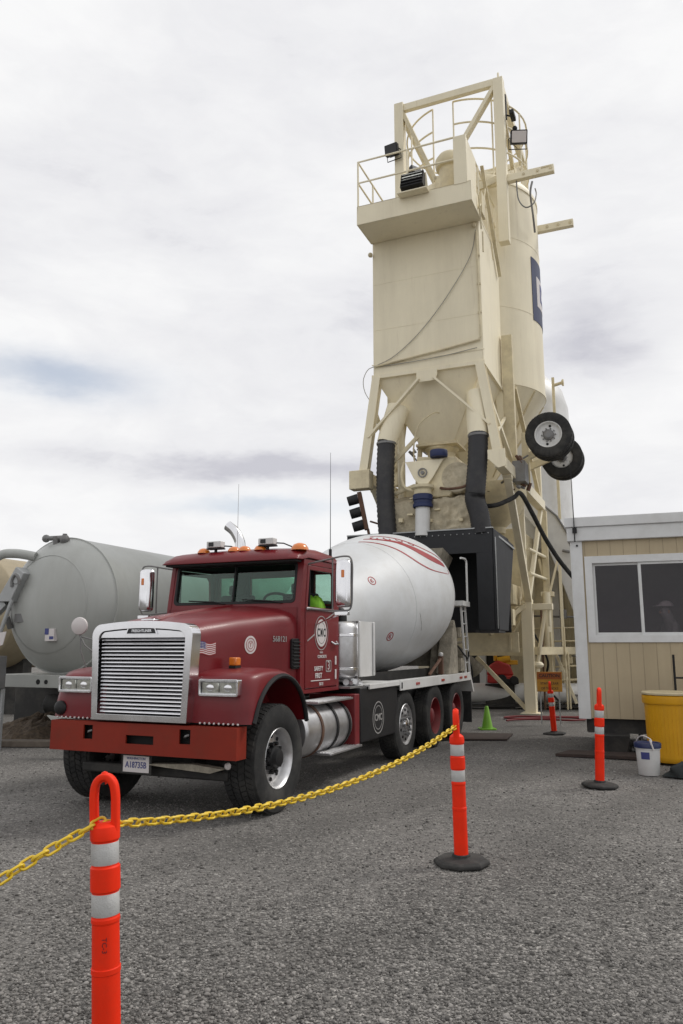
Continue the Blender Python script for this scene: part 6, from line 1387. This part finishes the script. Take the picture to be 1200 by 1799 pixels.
def mth(op, a, b=None, clamp=False):
    q = N.new('ShaderNodeMath'); q.operation = op; q.use_clamp = clamp
    for i, v in enumerate((a, b)):
        if v is None: continue
        if isinstance(v, (int, float)): q.inputs[i].default_value = v
        else: L.new(v, q.inputs[i])
    return q.outputs[0]
mpg = N.new('ShaderNodeMapping'); mpg.inputs['Scale'].default_value = (1, 1, 2.6); L.new(tc.outputs['Generated'], mpg.inputs['Vector'])
wv = nz(2.2, 4, mpg.outputs[0]); 
warp = N.new('ShaderNodeMix'); warp.data_type = 'VECTOR'; warp.inputs[0].default_value = .22; L.new(mpg.outputs[0], warp.inputs[4]); L.new(wv.outputs['Color'], warp.inputs[5])
n1 = nz(3.2, 9, warp.outputs[1], .58); n2 = nz(8.0, 8, warp.outputs[1], .6)
sepv = N.new('ShaderNodeSeparateXYZ'); 
wn_ = nz(5.0, 5, mpg.outputs[0], .6)
wsub = N.new('ShaderNodeVectorMath'); wsub.operation = 'MULTIPLY_ADD'; L.new(wn_.outputs['Color'], wsub.inputs[0]); wsub.inputs[1].default_value = (.10, .10, .07); L.new(tc.outputs['Generated'], wsub.inputs[2]); L.new(wsub.outputs[0], sepv.inputs[0])
def blob(az, el, saz, sel):
    """soft-edged elongated patch of cloud round a direction (degrees)"""
    cx, cz = math.sin(R(az)) * math.cos(R(el)) + .05, math.sin(R(el)) + .035
    a = mth('DIVIDE', mth('SUBTRACT', sepv.outputs[0], cx), saz); b = mth('DIVIDE', mth('SUBTRACT', sepv.outputs[2], cz), sel)
    r2 = mth('ADD', mth('MULTIPLY', a, a), mth('MULTIPLY', b, b))
    front = mth('GREATER_THAN', sepv.outputs[1], 0.0)
    return mth('MULTIPLY', mth('POWER', 2.718, mth('MULTIPLY', r2, -1.0)), front)
grey = blob(-8, 13.2, .24, .022)
grey = mth('ADD', grey, mth('MULTIPLY', blob(18.5, 23, .12, .075), 1.0))
grey = mth('ADD', grey, mth('MULTIPLY', blob(3, 25, .06, .05), .4))
blue = mth('ADD', blob(-21, 18.8, .09, .022), mth('MULTIPLY', blob(-6.5, 10.3, .10, .012), .75))
tone = N.new('ShaderNodeMapRange'); tone.inputs[1].default_value = .15; tone.inputs[2].default_value = .58; L.new(n1.outputs['Fac'], tone.inputs[0])
tone2 = N.new('ShaderNodeMapRange'); tone2.inputs[1].default_value = .3; tone2.inputs[2].default_value = .7; tone2.inputs[3].default_value = -.15; tone2.inputs[4].default_value = .17; L.new(n2.outputs['Fac'], tone2.inputs[0])
tt = mth('ADD', tone.outputs[0], tone2.outputs[0])
tt = mth('SUBTRACT', tt, mth('MULTIPLY', grey, .8), True)
cr = N.new('ShaderNodeValToRGB'); e = cr.color_ramp; e.elements[0].position = 0; e.elements[0].color = (.60, .60, .655, 1); e.elements[1].position = 1; e.elements[1].color = (.95, .95, .955, 1); k = e.elements.new(.45); k.color = (.83, .83, .855, 1)
L.new(tt, cr.inputs[0]); L.new(cr.outputs[0], bg2.inputs[0])
mxs = N.new('ShaderNodeMixShader'); cov = mth('SUBTRACT', 1.0, mth('MULTIPLY', blue, .55), True)
L.new(cov, mxs.inputs[0]); L.new(bg1.outputs[0], mxs.inputs[1]); L.new(bg2.outputs[0], mxs.inputs[2])
ow = N.new('ShaderNodeOutputWorld'); L.new(mxs.outputs[0], ow.inputs[0])
sl = bpy.data.lights.new('sun', 'SUN'); sl.energy = 1.5; sl.angle = R(14); sl.color = (1, .96, .90)
so = bpy.data.objects.new('sun', sl); COL.objects.link(so); so.location = (20, 10, 30)
dvec = Vector((math.sin(SUN_AZ) * math.cos(SUN_EL), math.cos(SUN_AZ) * math.cos(SUN_EL), math.sin(SUN_EL)))
so.rotation_euler = dvec.to_track_quat('Z', 'Y').to_euler()

cam = bpy.data.cameras.new('camera'); co = bpy.data.objects.new('camera', cam); COL.objects.link(co)
co.location = (0, 0, 1.65); co.rotation_euler = (R(90 + 10.04), 0, 0)
cam.sensor_fit = 'VERTICAL'; cam.sensor_height = 36; cam.lens = 1350 / 1799 * 36; cam.clip_end = 6000; cam.clip_start = .05
SC.camera = co
SC.view_settings.view_transform = 'Standard'; SC.view_settings.look = 'None'; SC.view_settings.gamma = 1; SC.view_settings.exposure = 0; SC.view_settings.use_curve_mapping = False
SC.cycles.use_denoising = True
SC.cycles.max_bounces = 8; SC.cycles.transparent_max_bounces = 12
